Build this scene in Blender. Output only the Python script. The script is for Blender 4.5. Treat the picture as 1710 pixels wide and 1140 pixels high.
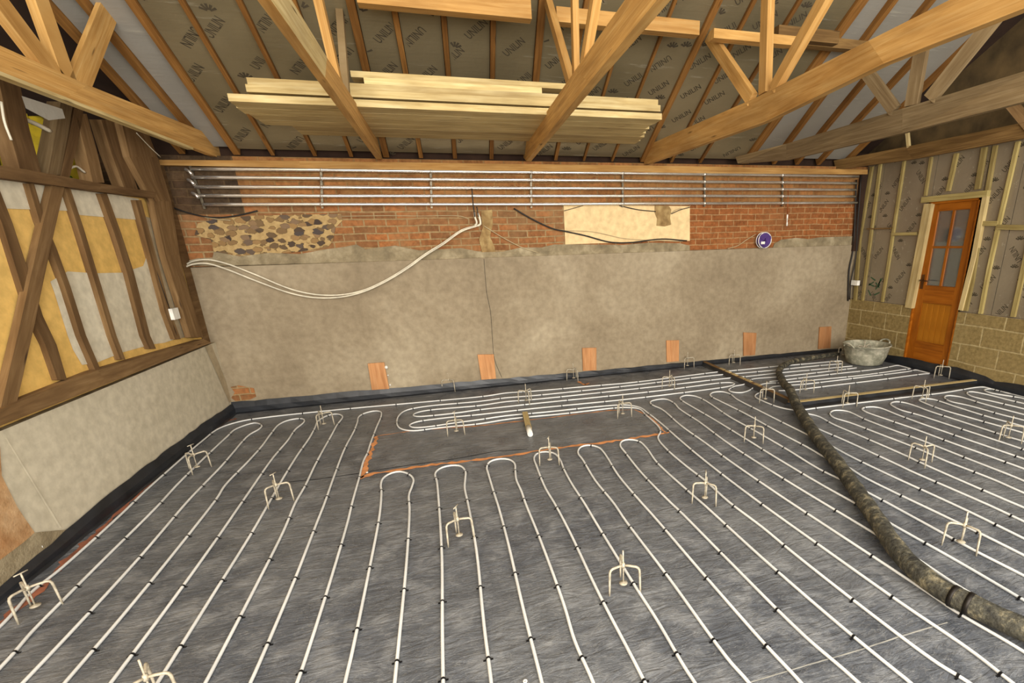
import bpy, math, random
from mathutils import Vector, Matrix
random.seed(7)
for o in list(bpy.data.objects): bpy.data.objects.remove(o)
scene = bpy.context.scene
V = Vector

# ------------------------------------------------------------------ camera
FPX = 819.636; SX = 136.445; SY = 103.449
YAW, PITCH, ROLL = 0.28186176, 0.31235264, -0.02932637
CAM = V((2.43530926, -6.20407436, 1.69564293))
WX = 8.372                                   # right wall
fwd = V((math.sin(YAW)*math.cos(PITCH), math.cos(YAW)*math.cos(PITCH), -math.sin(PITCH)))
rt0 = V((math.cos(YAW), -math.sin(YAW), 0)); up0 = rt0.cross(fwd)
RT = rt0*math.cos(ROLL)+up0*math.sin(ROLL); UP = -rt0*math.sin(ROLL)+up0*math.cos(ROLL)
cd = bpy.data.cameras.new('camera'); cam = bpy.data.objects.new('camera', cd)
scene.collection.objects.link(cam)
m = Matrix((RT, UP, -fwd)).transposed().to_4x4(); m.translation = CAM
cam.matrix_world = m
cd.sensor_fit = 'HORIZONTAL'; cd.sensor_width = 36; cd.lens = 36*FPX/1710
cd.shift_x = -SX/1710; cd.shift_y = SY/1710; cd.clip_end = 100; cd.clip_start = .05
scene.camera = cam

# ------------------------------------------------------------------ light
w = bpy.data.worlds.new('world'); scene.world = w; w.use_nodes = True
bg = w.node_tree.nodes['Background']
bg.inputs[0].default_value = (1.0, 0.93, 0.80, 1); bg.inputs[1].default_value = 1.15
def area(name, loc, target, sx, sy, power, col):
    ld = bpy.data.lights.new(name, 'AREA'); ld.shape = 'RECTANGLE'; ld.size = sx; ld.size_y = sy
    ld.energy = power; ld.color = col
    o = bpy.data.objects.new(name, ld); scene.collection.objects.link(o)
    o.location = loc; o.rotation_euler = (V(target)-V(loc)).to_track_quat('-Z', 'Y').to_euler()
    return o
area('daylight_opening', (3.6, -8.6, 2.3), (3.6, 0, 1.0), 7.0, 2.6, 430, (1, .96, .91))
vs = scene.view_settings
vs.view_transform = 'Standard'; vs.look = 'None'; vs.gamma = 1; vs.use_curve_mapping = False
vs.exposure = 0.7

# ------------------------------------------------------------------ helpers
def pix(q, ax, val):
    """point where the sight line through photo pixel q meets the plane coord[ax]=val"""
    d = fwd*FPX + RT*(q[0]-855-SX) - UP*(q[1]-570-SY)
    t = (val-CAM[ax])/d[ax]
    return CAM + d*t
def pixp(q, p0, n):
    d = fwd*FPX + RT*(q[0]-855-SX) - UP*(q[1]-570-SY)
    t = (V(p0)-CAM).dot(n)/d.dot(n)
    return CAM + d*t
C = scene.collection.objects
class MB:
    def __init__(s): s.v=[]; s.f=[]; s.uv=[]; s.mi=[]; s.sm=[]
    def face(s, pts, uvs=None, mi=0, sm=False):
        b=len(s.v); s.v += [tuple(p) for p in pts]; s.f.append(tuple(range(b, b+len(pts))))
        s.uv.append(uvs or [(p[0]+p[1], p[2]) for p in pts]); s.mi.append(mi); s.sm.append(sm)
    def hexa(s, P, mi=0, ax=None):
        """8 corners: 0-3 one end ring, 4-7 other end ring"""
        P=[V(p) for p in P]
        a=(ax or ((P[4]+P[5]+P[6]+P[7])-(P[0]+P[1]+P[2]+P[3]))).normalized()
        r=a.cross(V((.31,.2,.93))); r.normalize(); q=a.cross(r); o=P[0]
        def uv(p): d=p-o; return (d.dot(a), d.dot(r)+d.dot(q))
        for f in ((0,1,2,3),(7,6,5,4),(0,4,5,1),(1,5,6,2),(2,6,7,3),(3,7,4,0)):
            pts=[P[i] for i in f]; s.face(pts,[uv(p) for p in pts],mi)
    def box(s, lo, hi, mi=0, ax=0):
        x0,y0,z0=lo; x1,y1,z1=hi
        R=[(x0,y0,z0),(x1,y0,z0),(x1,y1,z0),(x0,y1,z0),(x0,y0,z1),(x1,y0,z1),(x1,y1,z1),(x0,y1,z1)]
        av=V((0,0,0)); av[ax]=1
        s.hexa(R,mi,av)
    def plank(s, a, b, wdt, th, nrm, mi=0, w2=None):
        """face in the plane through a,b with the given normal; thickness goes along nrm"""
        a=V(a); b=V(b); n=V(nrm).normalized(); d=(b-a).normalized(); side=d.cross(n).normalized()
        h=side*wdt/2; g=side*(w2 or wdt)/2; t=n*th
        s.hexa([a-h,a+h,a+h+t,a-h+t,b-g,b+g,b+g+t,b-g+t],mi)
    def strip(s, A, B, off, mi=0):
        """timber whose one face runs between polylines A and B, extruded by off"""
        off=V(off); L=0
        for i in range(len(A)-1):
            a0,a1,b0,b1=V(A[i]),V(A[i+1]),V(B[i]),V(B[i+1]); l1=L+(a1-a0).length; h=(b0-a0).length; t=off.length
            s.face([a0,a1,b1,b0],[(L,0),(l1,0),(l1,h),(L,h)],mi)
            s.face([a0+off,b0+off,b1+off,a1+off],[(L,0),(L,h),(l1,h),(l1,0)],mi)
            s.face([a0,a0+off,a1+off,a1],[(L,0),(L,t),(l1,t),(l1,0)],mi)
            s.face([b0,b1,b1+off,b0+off],[(L,h),(l1,h),(l1,h+t),(L,h+t)],mi)
            L=l1
        for i in (0,-1):
            s.face([A[i],V(A[i])+off,V(B[i])+off,B[i]],[(0,0),(0,.05),(.1,.05),(.1,0)],mi)
    def tube(s, P, r, seg=8, cap=True, mi=0, r2=None):
        P=[V(p) for p in P]; n=len(P); rings=[]; prev=None
        b0=len(s.v)
        for i,p in enumerate(P):
            t=(P[min(i+1,n-1)]-P[max(i-1,0)]).normalized()
            if prev is None:
                u=t.cross(V((0,0,1)));
                if u.length<.01: u=t.cross(V((1,0,0)))
            else: u=prev-t*prev.dot(t)
            u.normalize(); prev=u; v_=t.cross(u)
            rr = r if r2 is None else r+(r2-r)*i/(n-1)
            if isinstance(r,(list,tuple)): rr=r[i]
            for k in range(seg):
                a=2*math.pi*k/seg; s.v.append(tuple(p+(u*math.cos(a)+v_*math.sin(a))*rr))
        for i in range(n-1):
            for k in range(seg):
                k2=(k+1)%seg; a=b0+i*seg
                s.f.append((a+k,a+k2,a+seg+k2,a+seg+k)); s.uv.append([(i*.1,k*.1)]*4); s.mi.append(mi); s.sm.append(True)
        if cap:
            s.f.append(tuple(b0+k for k in reversed(range(seg)))); s.uv.append([(0,0)]*seg); s.mi.append(mi); s.sm.append(False)
            s.f.append(tuple(b0+(n-1)*seg+k for k in range(seg))); s.uv.append([(0,0)]*seg); s.mi.append(mi); s.sm.append(False)
    def lathe(s, c, prof, seg=32, mi=0):
        b0=len(s.v); c=V(c)
        for r,z in prof:
            for k in range(seg):
                a=2*math.pi*k/seg; s.v.append((c.x+r*math.cos(a), c.y+r*math.sin(a), c.z+z))
        for i in range(len(prof)-1):
            for k in range(seg):
                k2=(k+1)%seg; a=b0+i*seg
                s.f.append((a+k,a+k2,a+seg+k2,a+seg+k)); s.uv.append([(0,0)]*4); s.mi.append(mi); s.sm.append(True)
    def ribbon(s, P, wd, z, mi=0, jag=.4):
        P=resample([V((p[0],p[1],z)) for p in P], .04); A=[];B=[]
        for i,p in enumerate(P):
            t=(P[min(i+1,len(P)-1)]-P[max(i-1,0)]).normalized(); n=V((-t.y,t.x,0))
            A.append(p+n*wd*.5*(1+random.uniform(-jag,jag))); B.append(p-n*wd*.5*(1+random.uniform(-jag,jag)))
        for i in range(len(P)-1): s.face([A[i],B[i],B[i+1],A[i+1]],None,mi)
    def build(s, name, mats, parent=None, origin=None):
        if not isinstance(mats,(list,tuple)): mats=[mats]
        me=bpy.data.meshes.new(name)
        off=V(origin) if origin is not None else V((0,0,0))
        me.from_pydata([tuple(V(p)-off) for p in s.v],[],s.f)
        for mm in mats: me.materials.append(mm)
        ul=me.uv_layers.new(name='UVMap'); k=0
        for i,p in enumerate(me.polygons):
            p.material_index=s.mi[i]; p.use_smooth=s.sm[i]
            for j in range(p.loop_total): ul.data[p.loop_start+j].uv=s.uv[i][j]
        me.update()
        o=bpy.data.objects.new(name,me); C.link(o)
        if parent is not None:
            o.parent=parent
            if origin is None: o.matrix_parent_inverse=Matrix.Translation(-V(parent.location))
        if origin is not None: o.location=off
        return o
def tag(o,label=None,cat=None,group=None,kind=None):
    if label: o['label']=label
    if cat: o['category']=cat
    if group: o['group']=group
    if kind: o['kind']=kind
    return o
def empty(name,loc,label,cat,group=None,rz=0):
    o=bpy.data.objects.new(name,None); C.link(o); o.location=loc; o.rotation_euler=(0,0,rz); o.empty_display_size=.1
    return tag(o,label,cat,group)
def cr(P, k=8):
    """Catmull-Rom through P"""
    P=[V(p) for p in P]; out=[]
    Q=[2*P[0]-P[1]]+P+[2*P[-1]-P[-2]]
    for i in range(1,len(Q)-2):
        a,b,c,d=Q[i-1:i+3]
        # centripetal
        def tj(t,x,y): return t+max((y-x).length,1e-5)**.5
        t0=0; t1=tj(t0,a,b); t2=tj(t1,b,c); t3=tj(t2,c,d)
        for j in range(k):
            t=t1+(t2-t1)*j/k
            A1=(t1-t)/(t1-t0)*a+(t-t0)/(t1-t0)*b; A2=(t2-t)/(t2-t1)*b+(t-t1)/(t2-t1)*c; A3=(t3-t)/(t3-t2)*c+(t-t2)/(t3-t2)*d
            B1=(t2-t)/(t2-t0)*A1+(t-t0)/(t2-t0)*A2; B2=(t3-t)/(t3-t1)*A2+(t-t1)/(t3-t1)*A3
            out.append((t2-t)/(t2-t1)*B1+(t-t1)/(t2-t1)*B2)
    out.append(P[-1]); return out
def resample(P, step):
    P=[V(p) for p in P]; out=[P[0].copy()]; acc=0
    for i in range(len(P)-1):
        L=(P[i+1]-P[i]).length
        if L<1e-9: continue
        s=step-acc
        while s<=L: out.append(P[i].lerp(P[i+1],s/L)); s+=step
        acc=(acc+L)%step
    if (out[-1]-P[-1]).length>step*.3: out.append(P[-1].copy())
    return out

# ------------------------------------------------------------------ materials
def lin(c):
    return tuple((x/255/12.92 if x/255<=.04045 else ((x/255+.055)/1.055)**2.4) for x in c)+(1,)
class MT:
    def __init__(s,name,rough=.8,metal=0,spec=.3):
        s.m=bpy.data.materials.new(name); s.m.use_nodes=True; s.nt=s.m.node_tree; s.b=s.nt.nodes['Principled BSDF']
        s.b.inputs['Roughness'].default_value=rough; s.b.inputs['Metallic'].default_value=metal
        s.b.inputs['Specular IOR Level'].default_value=spec
    def n(s,t,**kw):
        nd=s.nt.nodes.new(t)
        for k,v in kw.items():
            if k in nd.inputs.keys() if not k.startswith('_') else False: nd.inputs[k].default_value=v
            elif hasattr(nd,k): setattr(nd,k,v)
            else: nd.inputs[k.replace('_',' ')].default_value=v
        return nd
    def l(s,a,b): s.nt.links.new(a,b)
    def coord(s,kind='Object',scale=(1,1,1),rot=(0,0,0)):
        t=s.nt.nodes.new('ShaderNodeTexCoord'); mp=s.nt.nodes.new('ShaderNodeMapping')
        mp.inputs['Scale'].default_value=scale; mp.inputs['Rotation'].default_value=rot
        s.l(t.outputs[kind],mp.inputs[0]); return mp.outputs[0]
    def noise(s,co,scale,detail=4,rough=.55,dist=0):
        nd=s.nt.nodes.new('ShaderNodeTexNoise'); nd.inputs['Scale'].default_value=scale; nd.inputs['Detail'].default_value=detail
        nd.inputs['Roughness'].default_value=rough; nd.inputs['Distortion'].default_value=dist
        s.l(co,nd.inputs['Vector']); return nd.outputs['Fac']
    def ramp(s,fac,stops):
        nd=s.nt.nodes.new('ShaderNodeValToRGB'); e=nd.color_ramp.elements
        while len(e)<len(stops): e.new(.5)
        for i,(p,c) in enumerate(stops): e[i].position=p; e[i].color=c if len(c)==4 else lin(c)
        s.l(fac,nd.inputs[0]); return nd.outputs[0]
    def mix(s,fac,a,b,blend='MIX'):
        nd=s.nt.nodes.new('ShaderNodeMix'); nd.data_type='RGBA'; nd.blend_type=blend
        for k,x in ((0,fac),(6,a),(7,b)):
            if hasattr(x,'is_linked') or hasattr(x,'links'): s.l(x,nd.inputs[k])
            else: nd.inputs[k].default_value=x
        return nd.outputs[2]
    def math(s,op,a,b=0,clamp=False):
        nd=s.nt.nodes.new('ShaderNodeMath'); nd.operation=op; nd.use_clamp=clamp
        for k,x in ((0,a),(1,b)):
            if hasattr(x,'links'): s.l(x,nd.inputs[k])
            else: nd.inputs[k].default_value=x
        return nd.outputs[0]
    def col(s,c):
        if hasattr(c,'links'): s.l(c,s.b.inputs['Base Color'])
        else: s.b.inputs['Base Color'].default_value=lin(c)
        return s
    def bump(s,h,strength=.3,dist=.01):
        nd=s.nt.nodes.new('ShaderNodeBump'); nd.inputs['Strength'].default_value=strength; nd.inputs['Distance'].default_value=dist
        s.l(h,nd.inputs['Height']); s.l(nd.outputs[0],s.b.inputs['Normal']); return s
def plain(name,c,rough=.7,metal=0,var=.12,scale=8,spec=.3,bmp=.15):
    t=MT(name,rough,metal,spec); co=t.coord('Object'); f=t.noise(co,scale,5)
    lo=tuple(x*(1-var) for x in c); hi=tuple(min(255,x*(1+var)) for x in c)
    t.col(t.ramp(f,[(.3,lo),(.7,hi)])); t.bump(f,bmp,.005); return t.m
def wood(name,c1,c2,c3,rough=.75,knots=True,grain=26):
    t=MT(name,rough,0,.25)
    tc=t.nt.nodes.new('ShaderNodeTexCoord'); oi=t.nt.nodes.new('ShaderNodeObjectInfo')
    cb=t.nt.nodes.new('ShaderNodeCombineXYZ'); t.l(t.math('MULTIPLY',oi.outputs['Random'],37.0),cb.inputs[0]); t.l(t.math('MULTIPLY',oi.outputs['Random'],11.0),cb.inputs[1])
    ad=t.nt.nodes.new('ShaderNodeVectorMath'); ad.operation='ADD'; t.l(tc.outputs['UV'],ad.inputs[0]); t.l(cb.outputs[0],ad.inputs[1])
    mp=t.nt.nodes.new('ShaderNodeMapping'); mp.inputs['Scale'].default_value=(1.3,grain,1); t.l(ad.outputs[0],mp.inputs[0])
    g=t.noise(mp.outputs[0],1.6,6,.6,.6)
    mp2=t.nt.nodes.new('ShaderNodeMapping'); mp2.inputs['Scale'].default_value=(1.6,5,1); t.l(ad.outputs[0],mp2.inputs[0])
    p=t.noise(mp2.outputs[0],1.2,3)
    base=t.ramp(g,[(.3,c1),(.52,c2),(.72,c3)])
    tint=t.ramp(p,[(.25,(150,135,120)),(.7,(255,255,255))])
    base=t.mix(.55,base,tint,'MULTIPLY')
    if knots:
        mp3=t.nt.nodes.new('ShaderNodeMapping'); mp3.inputs['Scale'].default_value=(1.6,9,1); t.l(ad.outputs[0],mp3.inputs[0])
        vo=t.nt.nodes.new('ShaderNodeTexVoronoi'); vo.inputs['Scale'].default_value=1.0; t.l(mp3.outputs[0],vo.inputs['Vector'])
        k=t.ramp(vo.outputs['Distance'],[(.04,(70,40,20)),(.11,(255,255,255))])
        base=t.mix(.8,base,k,'MULTIPLY')
    # each timber its own tone
    tn=t.ramp(oi.outputs['Random'],[(0,(205,200,195)),(1,(255,255,255))]); base=t.mix(1.0,base,tn,'MULTIPLY')
    t.col(base); t.bump(g,.25,.004); return t.m
M={}
M['truss']=wood('orange_pine',(200,150,80),(222,174,102),(234,194,126))
M['truss_dark']=wood('stained_pine',(112,84,46),(134,104,60),(154,122,76))
M['rafter']=wood('rafter_pine',(128,88,40),(152,106,52),(174,128,68))
M['oldwood']=wood('old_oak',(116,88,54),(138,108,70),(160,130,90),.9,True,12)
M['greywood']=wood('weathered_timber',(132,110,76),(150,128,92),(170,150,114),.9,False)
M['pale']=wood('pale_softwood',(198,172,112),(226,204,146),(240,224,172))
M['stud']=wood('treated_stud',(158,140,84),(184,166,106),(204,188,130),.8,False)
M['ply']=wood('plywood',(196,136,88),(214,156,104),(224,170,120),.75,False,12)
M['door']=wood('door_oak',(150,82,14),(176,102,20),(196,120,34),.45,False,20)
M['door_light']=wood('door_panel_oak',(180,112,22),(200,130,32),(214,146,48),.45,False,20)
M['black']=plain('black_plastic',(18,18,20),.35,0,.2,20)
M['iron']=plain('dark_iron',(40,36,32),.5,.6,.2,20)
M['wallplug']=plain('white_plastic',(225,222,212),.45)
M['cableblack']=plain('black_cable',(38,34,30),.5)
M['cabletan']=plain('beige_cable',(176,158,122),.6)
M['conduit']=plain('cream_pipe',(214,206,184),.45)
M['copper']=plain('copper_pipe',(170,96,52),.35,.7)
M['purple']=plain('purple_plastic',(74,52,110),.4)
M['yellowbag']=plain('yellow_sack',(190,165,40),.8)
M['greenbag']=plain('green_netting',(70,130,40),.8)
M['brass']=plain('dark_brass',(96,66,40),.3,.8)
M['mortar']=plain('mortar',(196,178,150),.9,0,.12,30)
M['sheet']=plain('brown_grey_sheet',(128,118,98),.9,0,.08,3,.2,.0)
M['bracket']=plain('dull_bracket_steel',(104,96,80),.4,.6,.25,30)
def m_pipe():
    t=MT('white_pex_pipe',.42,0,.4); co=t.coord('Object'); f=t.noise(co,3,4)
    t.col(t.ramp(f,[(.35,(204,204,200)),(.7,(224,224,220))])); return t.m
M['pipe']=m_pipe()
def m_zinc():
    t=MT('dusty_zinc',.6,.15,.4); co=t.coord('Object'); f=t.noise(co,40,4)
    t.col(t.ramp(f,[(.3,(150,140,120)),(.7,(206,196,174))])); t.bump(f,.3,.002); return t.m
M['zinc']=m_zinc()
def m_steel():
    t=MT('shiny_foil_steel',.2,.85,.5); co=t.coord('Object',(3,40,40)); f=t.noise(co,2,3)
    t.col(t.ramp(f,[(.3,(225,215,200)),(.7,(252,250,245))])); t.bump(f,.2,.003); return t.m
M['steel']=m_steel()
def m_foil(name,a,b,metal=.55,rough=.42):
    t=MT(name,rough,metal,.4)
    co=t.coord('Object',(1,1,1)); f=t.noise(co,1.6,3); fine=t.noise(co,26,4)
    co2=t.coord('Object',(.8,9,9)); st=t.noise(co2,2.2,5,.65)
    c=t.ramp(f,[(.3,a),(.7,b)])
    cr_=t.ramp(st,[(.62,(0,0,0)),(.68,(255,255,255)),(.74,(0,0,0))])
    bw=t.nt.nodes.new('ShaderNodeRGBToBW'); t.l(cr_,bw.inputs[0])
    c=t.mix(t.math('MULTIPLY',bw.outputs[0],.35),c,lin((205,200,180)))  # pale streaks paint the shine of foil creases into the colour
    t.col(c)
    t.bump(t.math('ADD',t.math('MULTIPLY',st,1.0),t.math('MULTIPLY',fine,.25)),.35,.01); return t.m
M['foil']=m_foil('insulation_foil',(132,122,95),(156,144,114))
M['foilplain']=m_foil('insulation_plain_facing',(150,146,136),(164,160,150),.25,.6)
M['foilwall']=m_foil('wall_insulation_foil',(134,122,102),(150,138,116),.35,.5)
M['ink']=plain('grey_print',(70,62,48),.7)
M['green_ink']=plain('green_spray',(58,84,58),.8)
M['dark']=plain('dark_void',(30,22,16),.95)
M['felt']=plain('dark_roof_felt',(52,36,26),.95)
M['gable']=plain('dark_gable_boards',(86,70,44),.95,0,.25,4)
def m_floor():
    t=MT('dusty_membrane',.55,0,.35)
    co=t.coord('Object'); big=t.noise(co,.9,5,.6); med=t.noise(co,5,8,.68,.4); fine=t.noise(co,38,4,.7)
    co2=t.coord('Object',(2.2,7,1),(0,0,.35)); wr=t.noise(co2,2.4,6,.6,1.2)
    co3=t.coord('Object',(3,9,1),(0,0,-.5)); sc=t.noise(co3,2.0,7,.62,2.2)
    c=t.ramp(med,[(.28,(60,63,69)),(.48,(84,87,92)),(.68,(124,125,126))])
    c=t.mix(t.math('MULTIPLY',t.math('SUBTRACT',big,.42,True),1.6,True),c,lin((118,118,116)))
    s1=t.ramp(sc,[(.49,(0,0,0)),(.5,(255,255,255)),(.512,(0,0,0))]); bw=t.nt.nodes.new('ShaderNodeRGBToBW'); t.l(s1,bw.inputs[0])
    c=t.mix(t.math('MULTIPLY',bw.outputs[0],.28),c,lin((190,186,176)))
    sp=t.ramp(fine,[(.68,(0,0,0)),(.76,(255,255,255))]); bw2=t.nt.nodes.new('ShaderNodeRGBToBW'); t.l(sp,bw2.inputs[0])
    c=t.mix(t.math('MULTIPLY',bw2.outputs[0],.35),c,lin((170,164,150)))
    t.col(c)
    t.bump(t.math('ADD',t.math('MULTIPLY',wr,1.0),t.math('MULTIPLY',med,.5)),.55,.03)
    r=t.ramp(med,[(.3,(120,120,120)),(.7,(190,190,190))]); t.l(r,t.b.inputs['Roughness']); return t.m
M['floor']=m_floor()
M['liner']=plain('black_liner',(30,32,36),.4,0,.3,6,.5,.5)
M['spray']=plain('orange_spray',(196,132,82),.9,0,.15,12)
M['redspray']=plain('red_spray',(136,84,62),.9,0,.25,9)
M['seam']=plain('dark_seam',(34,34,36),.8)
M['whiteline']=plain('scuffed_line',(150,148,140),.8)
def m_render(name,stops,scale=1.3,b=.25):
    t=MT(name,.9,0,.2); co=t.coord('Object'); f=t.noise(co,scale,7,.62,.3); f2=t.noise(co,14,5); f3=t.noise(co,90,2)
    c=t.ramp(f,stops); c=t.mix(.25,c,t.ramp(f2,[(.35,(120,112,100)),(.65,(255,255,255))]),'MULTIPLY')
    t.col(c); t.bump(t.math('ADD',f2,t.math('MULTIPLY',f3,.3)),b,.01); return t.m
M['render']=m_render('grey_render',[(.28,(136,121,98)),(.5,(156,141,116)),(.75,(180,166,140))],.9,.2)
M['ledge']=m_render('rough_cement',[(.3,(118,106,84)),(.5,(146,132,104)),(.7,(180,166,136))],5,.8)
M['whitewall']=m_render('off_white_render',[(.3,(198,188,162)),(.7,(216,206,182))],.8,.12)
M['brownplaster']=m_render('old_brown_plaster',[(.3,(168,120,76)),(.5,(190,150,106)),(.7,(212,180,140))],4,.6)
M['yellow']=m_render('yellow_paint',[(.3,(232,189,102)),(.7,(239,199,118))],.8,.08)
M['whitepaint']=m_render('white_primer',[(.3,(214,204,178)),(.7,(228,220,196))],2,.08)
M['greypanel']=m_render('grey_plaster_strip',[(.3,(170,154,124)),(.7,(190,174,144))],3,.2)
M['cream']=m_render('cream_plaster',[(.3,(232,202,150)),(.7,(236,208,157))],.8,.06)
M['mud']=m_render('muddy_mortar',[(.3,(128,100,62)),(.5,(156,128,84)),(.7,(184,160,110))],7,.8)
M['rubber']=m_render('mortar_stained_rubber',[(.3,(122,120,102)),(.5,(156,154,134)),(.66,(204,198,176))],9,.5)
def m_hose():
    t=MT('muddy_hose',.8,0,.3); co=t.coord('Object'); f=t.noise(co,13,7,.72); f2=t.noise(co,45,4)
    t.col(t.ramp(f,[(.36,(38,37,34)),(.52,(74,71,60)),(.66,(136,126,100))])); t.bump(f2,1.0,.01); return t.m
M['hose']=m_hose()
def m_brick(name,c1,c2,mort,bw=.225,rh=.076,ms=.009,dirt=(120,96,60),dirtamt=.45,seed=0,squash=.5):
    t=MT(name,.92,0,.15)
    tc=t.nt.nodes.new('ShaderNodeTexCoord'); mp=t.nt.nodes.new('ShaderNodeMapping'); t.l(tc.outputs['UV'],mp.inputs[0])
    mp.inputs['Location'].default_value=(seed*.13,seed*.017,0)
    # slightly wandering courses
    nz=t.nt.nodes.new('ShaderNodeTexNoise'); nz.inputs['Scale'].default_value=2.2; t.l(tc.outputs['UV'],nz.inputs['Vector'])
    vm=t.nt.nodes.new('ShaderNodeVectorMath'); vm.operation='SCALE'; t.l(nz.outputs['Color'],vm.inputs[0]); vm.inputs['Scale'].default_value=.035
    va=t.nt.nodes.new('ShaderNodeVectorMath'); va.operation='ADD'; t.l(mp.outputs[0],va.inputs[0]); t.l(vm.outputs[0],va.inputs[1])
    b=t.nt.nodes.new('ShaderNodeTexBrick'); t.l(va.outputs[0],b.inputs['Vector'])
    b.inputs['Scale'].default_value=1; b.inputs['Brick Width'].default_value=bw; b.inputs['Row Height'].default_value=rh
    b.inputs['Mortar Size'].default_value=ms; b.inputs['Mortar Smooth'].default_value=.25; b.inputs['Bias'].default_value=0
    b.inputs['Color1'].default_value=lin(c1); b.inputs['Color2'].default_value=lin(c2); b.inputs['Mortar'].default_value=lin(mort)
    co=t.coord('Object'); f=t.noise(co,1.7,6,.65,.4); f2=t.noise(co,24,5,.65)
    c=t.mix(.6,b.outputs['Color'],t.ramp(f2,[(.3,(140,130,120)),(.65,(255,255,255))]),'MULTIPLY')
    fac=t.math('MULTIPLY',t.math('SUBTRACT',f,.45,True),dirtamt*6,True)
    c=t.mix(fac,c,lin(dirt)); t.col(c)
    h=t.math('ADD',t.math('MULTIPLY',b.outputs['Fac'],-1.0),t.math('MULTIPLY',f2,.5)); t.bump(h,.7,.008); return t.m
M['brick']=m_brick('weathered_red_brick',(176,114,68),(132,92,60),(168,142,102),dirt=(146,116,80),dirtamt=.5)
M['brickr']=m_brick('red_brick',(164,102,58),(142,88,50),(180,142,98),dirt=(136,100,66),dirtamt=.3,ms=.007)
M['bricktop']=m_brick('dusty_brick',(172,118,70),(140,96,56),(150,116,74),dirt=(158,120,74),dirtamt=.6)
M['brickdark']=m_brick('dark_brick',(92,74,54),(66,54,42),(96,78,56),dirt=(120,84,56),dirtamt=.2)  # darker brick for the upper left end of the back wall
M['block']=m_brick('concrete_block',(152,132,86),(142,122,78),(186,168,122),bw=.45,rh=.225,ms=.010,dirt=(160,140,96),dirtamt=.2)
def m_flint():
    t=MT('flint_and_mortar',.85,0,.3); tc=t.nt.nodes.new('ShaderNodeTexCoord')
    mp=t.nt.nodes.new('ShaderNodeMapping'); mp.inputs['Scale'].default_value=(1,1.7,1); t.l(tc.outputs['UV'],mp.inputs[0])
    vo=t.nt.nodes.new('ShaderNodeTexVoronoi'); vo.inputs['Scale'].default_value=10.5; vo.inputs['Randomness'].default_value=.95
    nz=t.nt.nodes.new('ShaderNodeTexNoise'); nz.inputs['Scale'].default_value=14; nz.inputs['Detail'].default_value=3; t.l(mp.outputs[0],nz.inputs['Vector'])
    vm=t.nt.nodes.new('ShaderNodeVectorMath'); vm.operation='SCALE'; t.l(nz.outputs['Color'],vm.inputs[0]); vm.inputs['Scale'].default_value=.07
    va=t.nt.nodes.new('ShaderNodeVectorMath'); va.operation='ADD'; t.l(mp.outputs[0],va.inputs[0]); t.l(vm.outputs[0],va.inputs[1]); t.l(va.outputs[0],vo.inputs['Vector'])
    co=t.coord('Object'); f=t.noise(co,30,4,.6)
    d=t.math('ADD',vo.outputs['Distance'],t.math('MULTIPLY',f,.25))
    mask=t.ramp(d,[(.60,(255,255,255)),(.67,(0,0,0))]); bw=t.nt.nodes.new('ShaderNodeRGBToBW'); t.l(mask,bw.inputs[0])
    sep=t.nt.nodes.new('ShaderNodeSeparateColor'); t.l(vo.outputs['Color'],sep.inputs[0])
    st=t.ramp(sep.outputs[0],[(.0,(60,50,46)),(.3,(112,90,62)),(.55,(150,118,74)),(.8,(128,104,78)),(1,(74,66,62))])
    c=t.mix(bw.outputs[0],t.ramp(f,[(.3,(160,132,86)),(.7,(186,158,108))]),st); t.col(c)
    t.bump(t.math('ADD',bw.outputs[0],t.math('MULTIPLY',f,.4)),.8,.012); return t.m
M['flint']=m_flint()
def m_glass():
    t=MT('door_glass',.05,0,.5); t.b.inputs['Transmission Weight'].default_value=.9; t.b.inputs['IOR'].default_value=1.45; t.col((200,205,200)); return t.m
M['glass']=m_glass()

# printed lettering, made into flat polygons
LET={}
def letters(txt):
    if txt in LET: return LET[txt]
    cu=bpy.data.curves.new('t','FONT'); cu.body=txt; cu.size=1; cu.offset=.012; cu.resolution_u=2; cu.align_x='CENTER'; cu.align_y='CENTER'
    o=bpy.data.objects.new('t',cu); C.link(o); bpy.context.view_layer.update()
    me=bpy.data.meshes.new_from_object(o.evaluated_get(bpy.context.evaluated_depsgraph_get()))
    r=([tuple(v.co) for v in me.vertices],[tuple(p.vertices) for p in me.polygons])
    bpy.data.objects.remove(o); bpy.data.curves.remove(cu); bpy.data.meshes.remove(me); LET[txt]=r; return r
def stamp(mb, txt, c, ex, ey, size, ang, mi, clip=None):
    vs_,fs=letters(txt); ca,sa=math.cos(ang),math.sin(ang); P=[]
    for x,y,_ in vs_:
        x*=size*.68; y*=size; P.append(V(c)+ex*(x*ca-y*sa)+ey*(x*sa+y*ca))
    for f in fs:
        pts=[P[i] for i in f]
        if clip and not all(clip(p) for p in pts): continue
        mb.face(pts,None,mi)
def logo(mb,c,ex,ey,size,mi,clip=None):
    for k in range(5):   # little fan of bars
        a=math.pi*(.15+.7*k/4); d=ex*math.cos(a)+ey*math.sin(a); n=ex*-math.sin(a)+ey*math.cos(a)
        p0=V(c)+d*size*.1; p1=V(c)+d*size*.5; pts=[p0-n*size*.05,p1-n*size*.08,p1+n*size*.08,p0+n*size*.05]
        if clip and not all(clip(p) for p in pts): continue
        mb.face(pts,None,mi)

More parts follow.
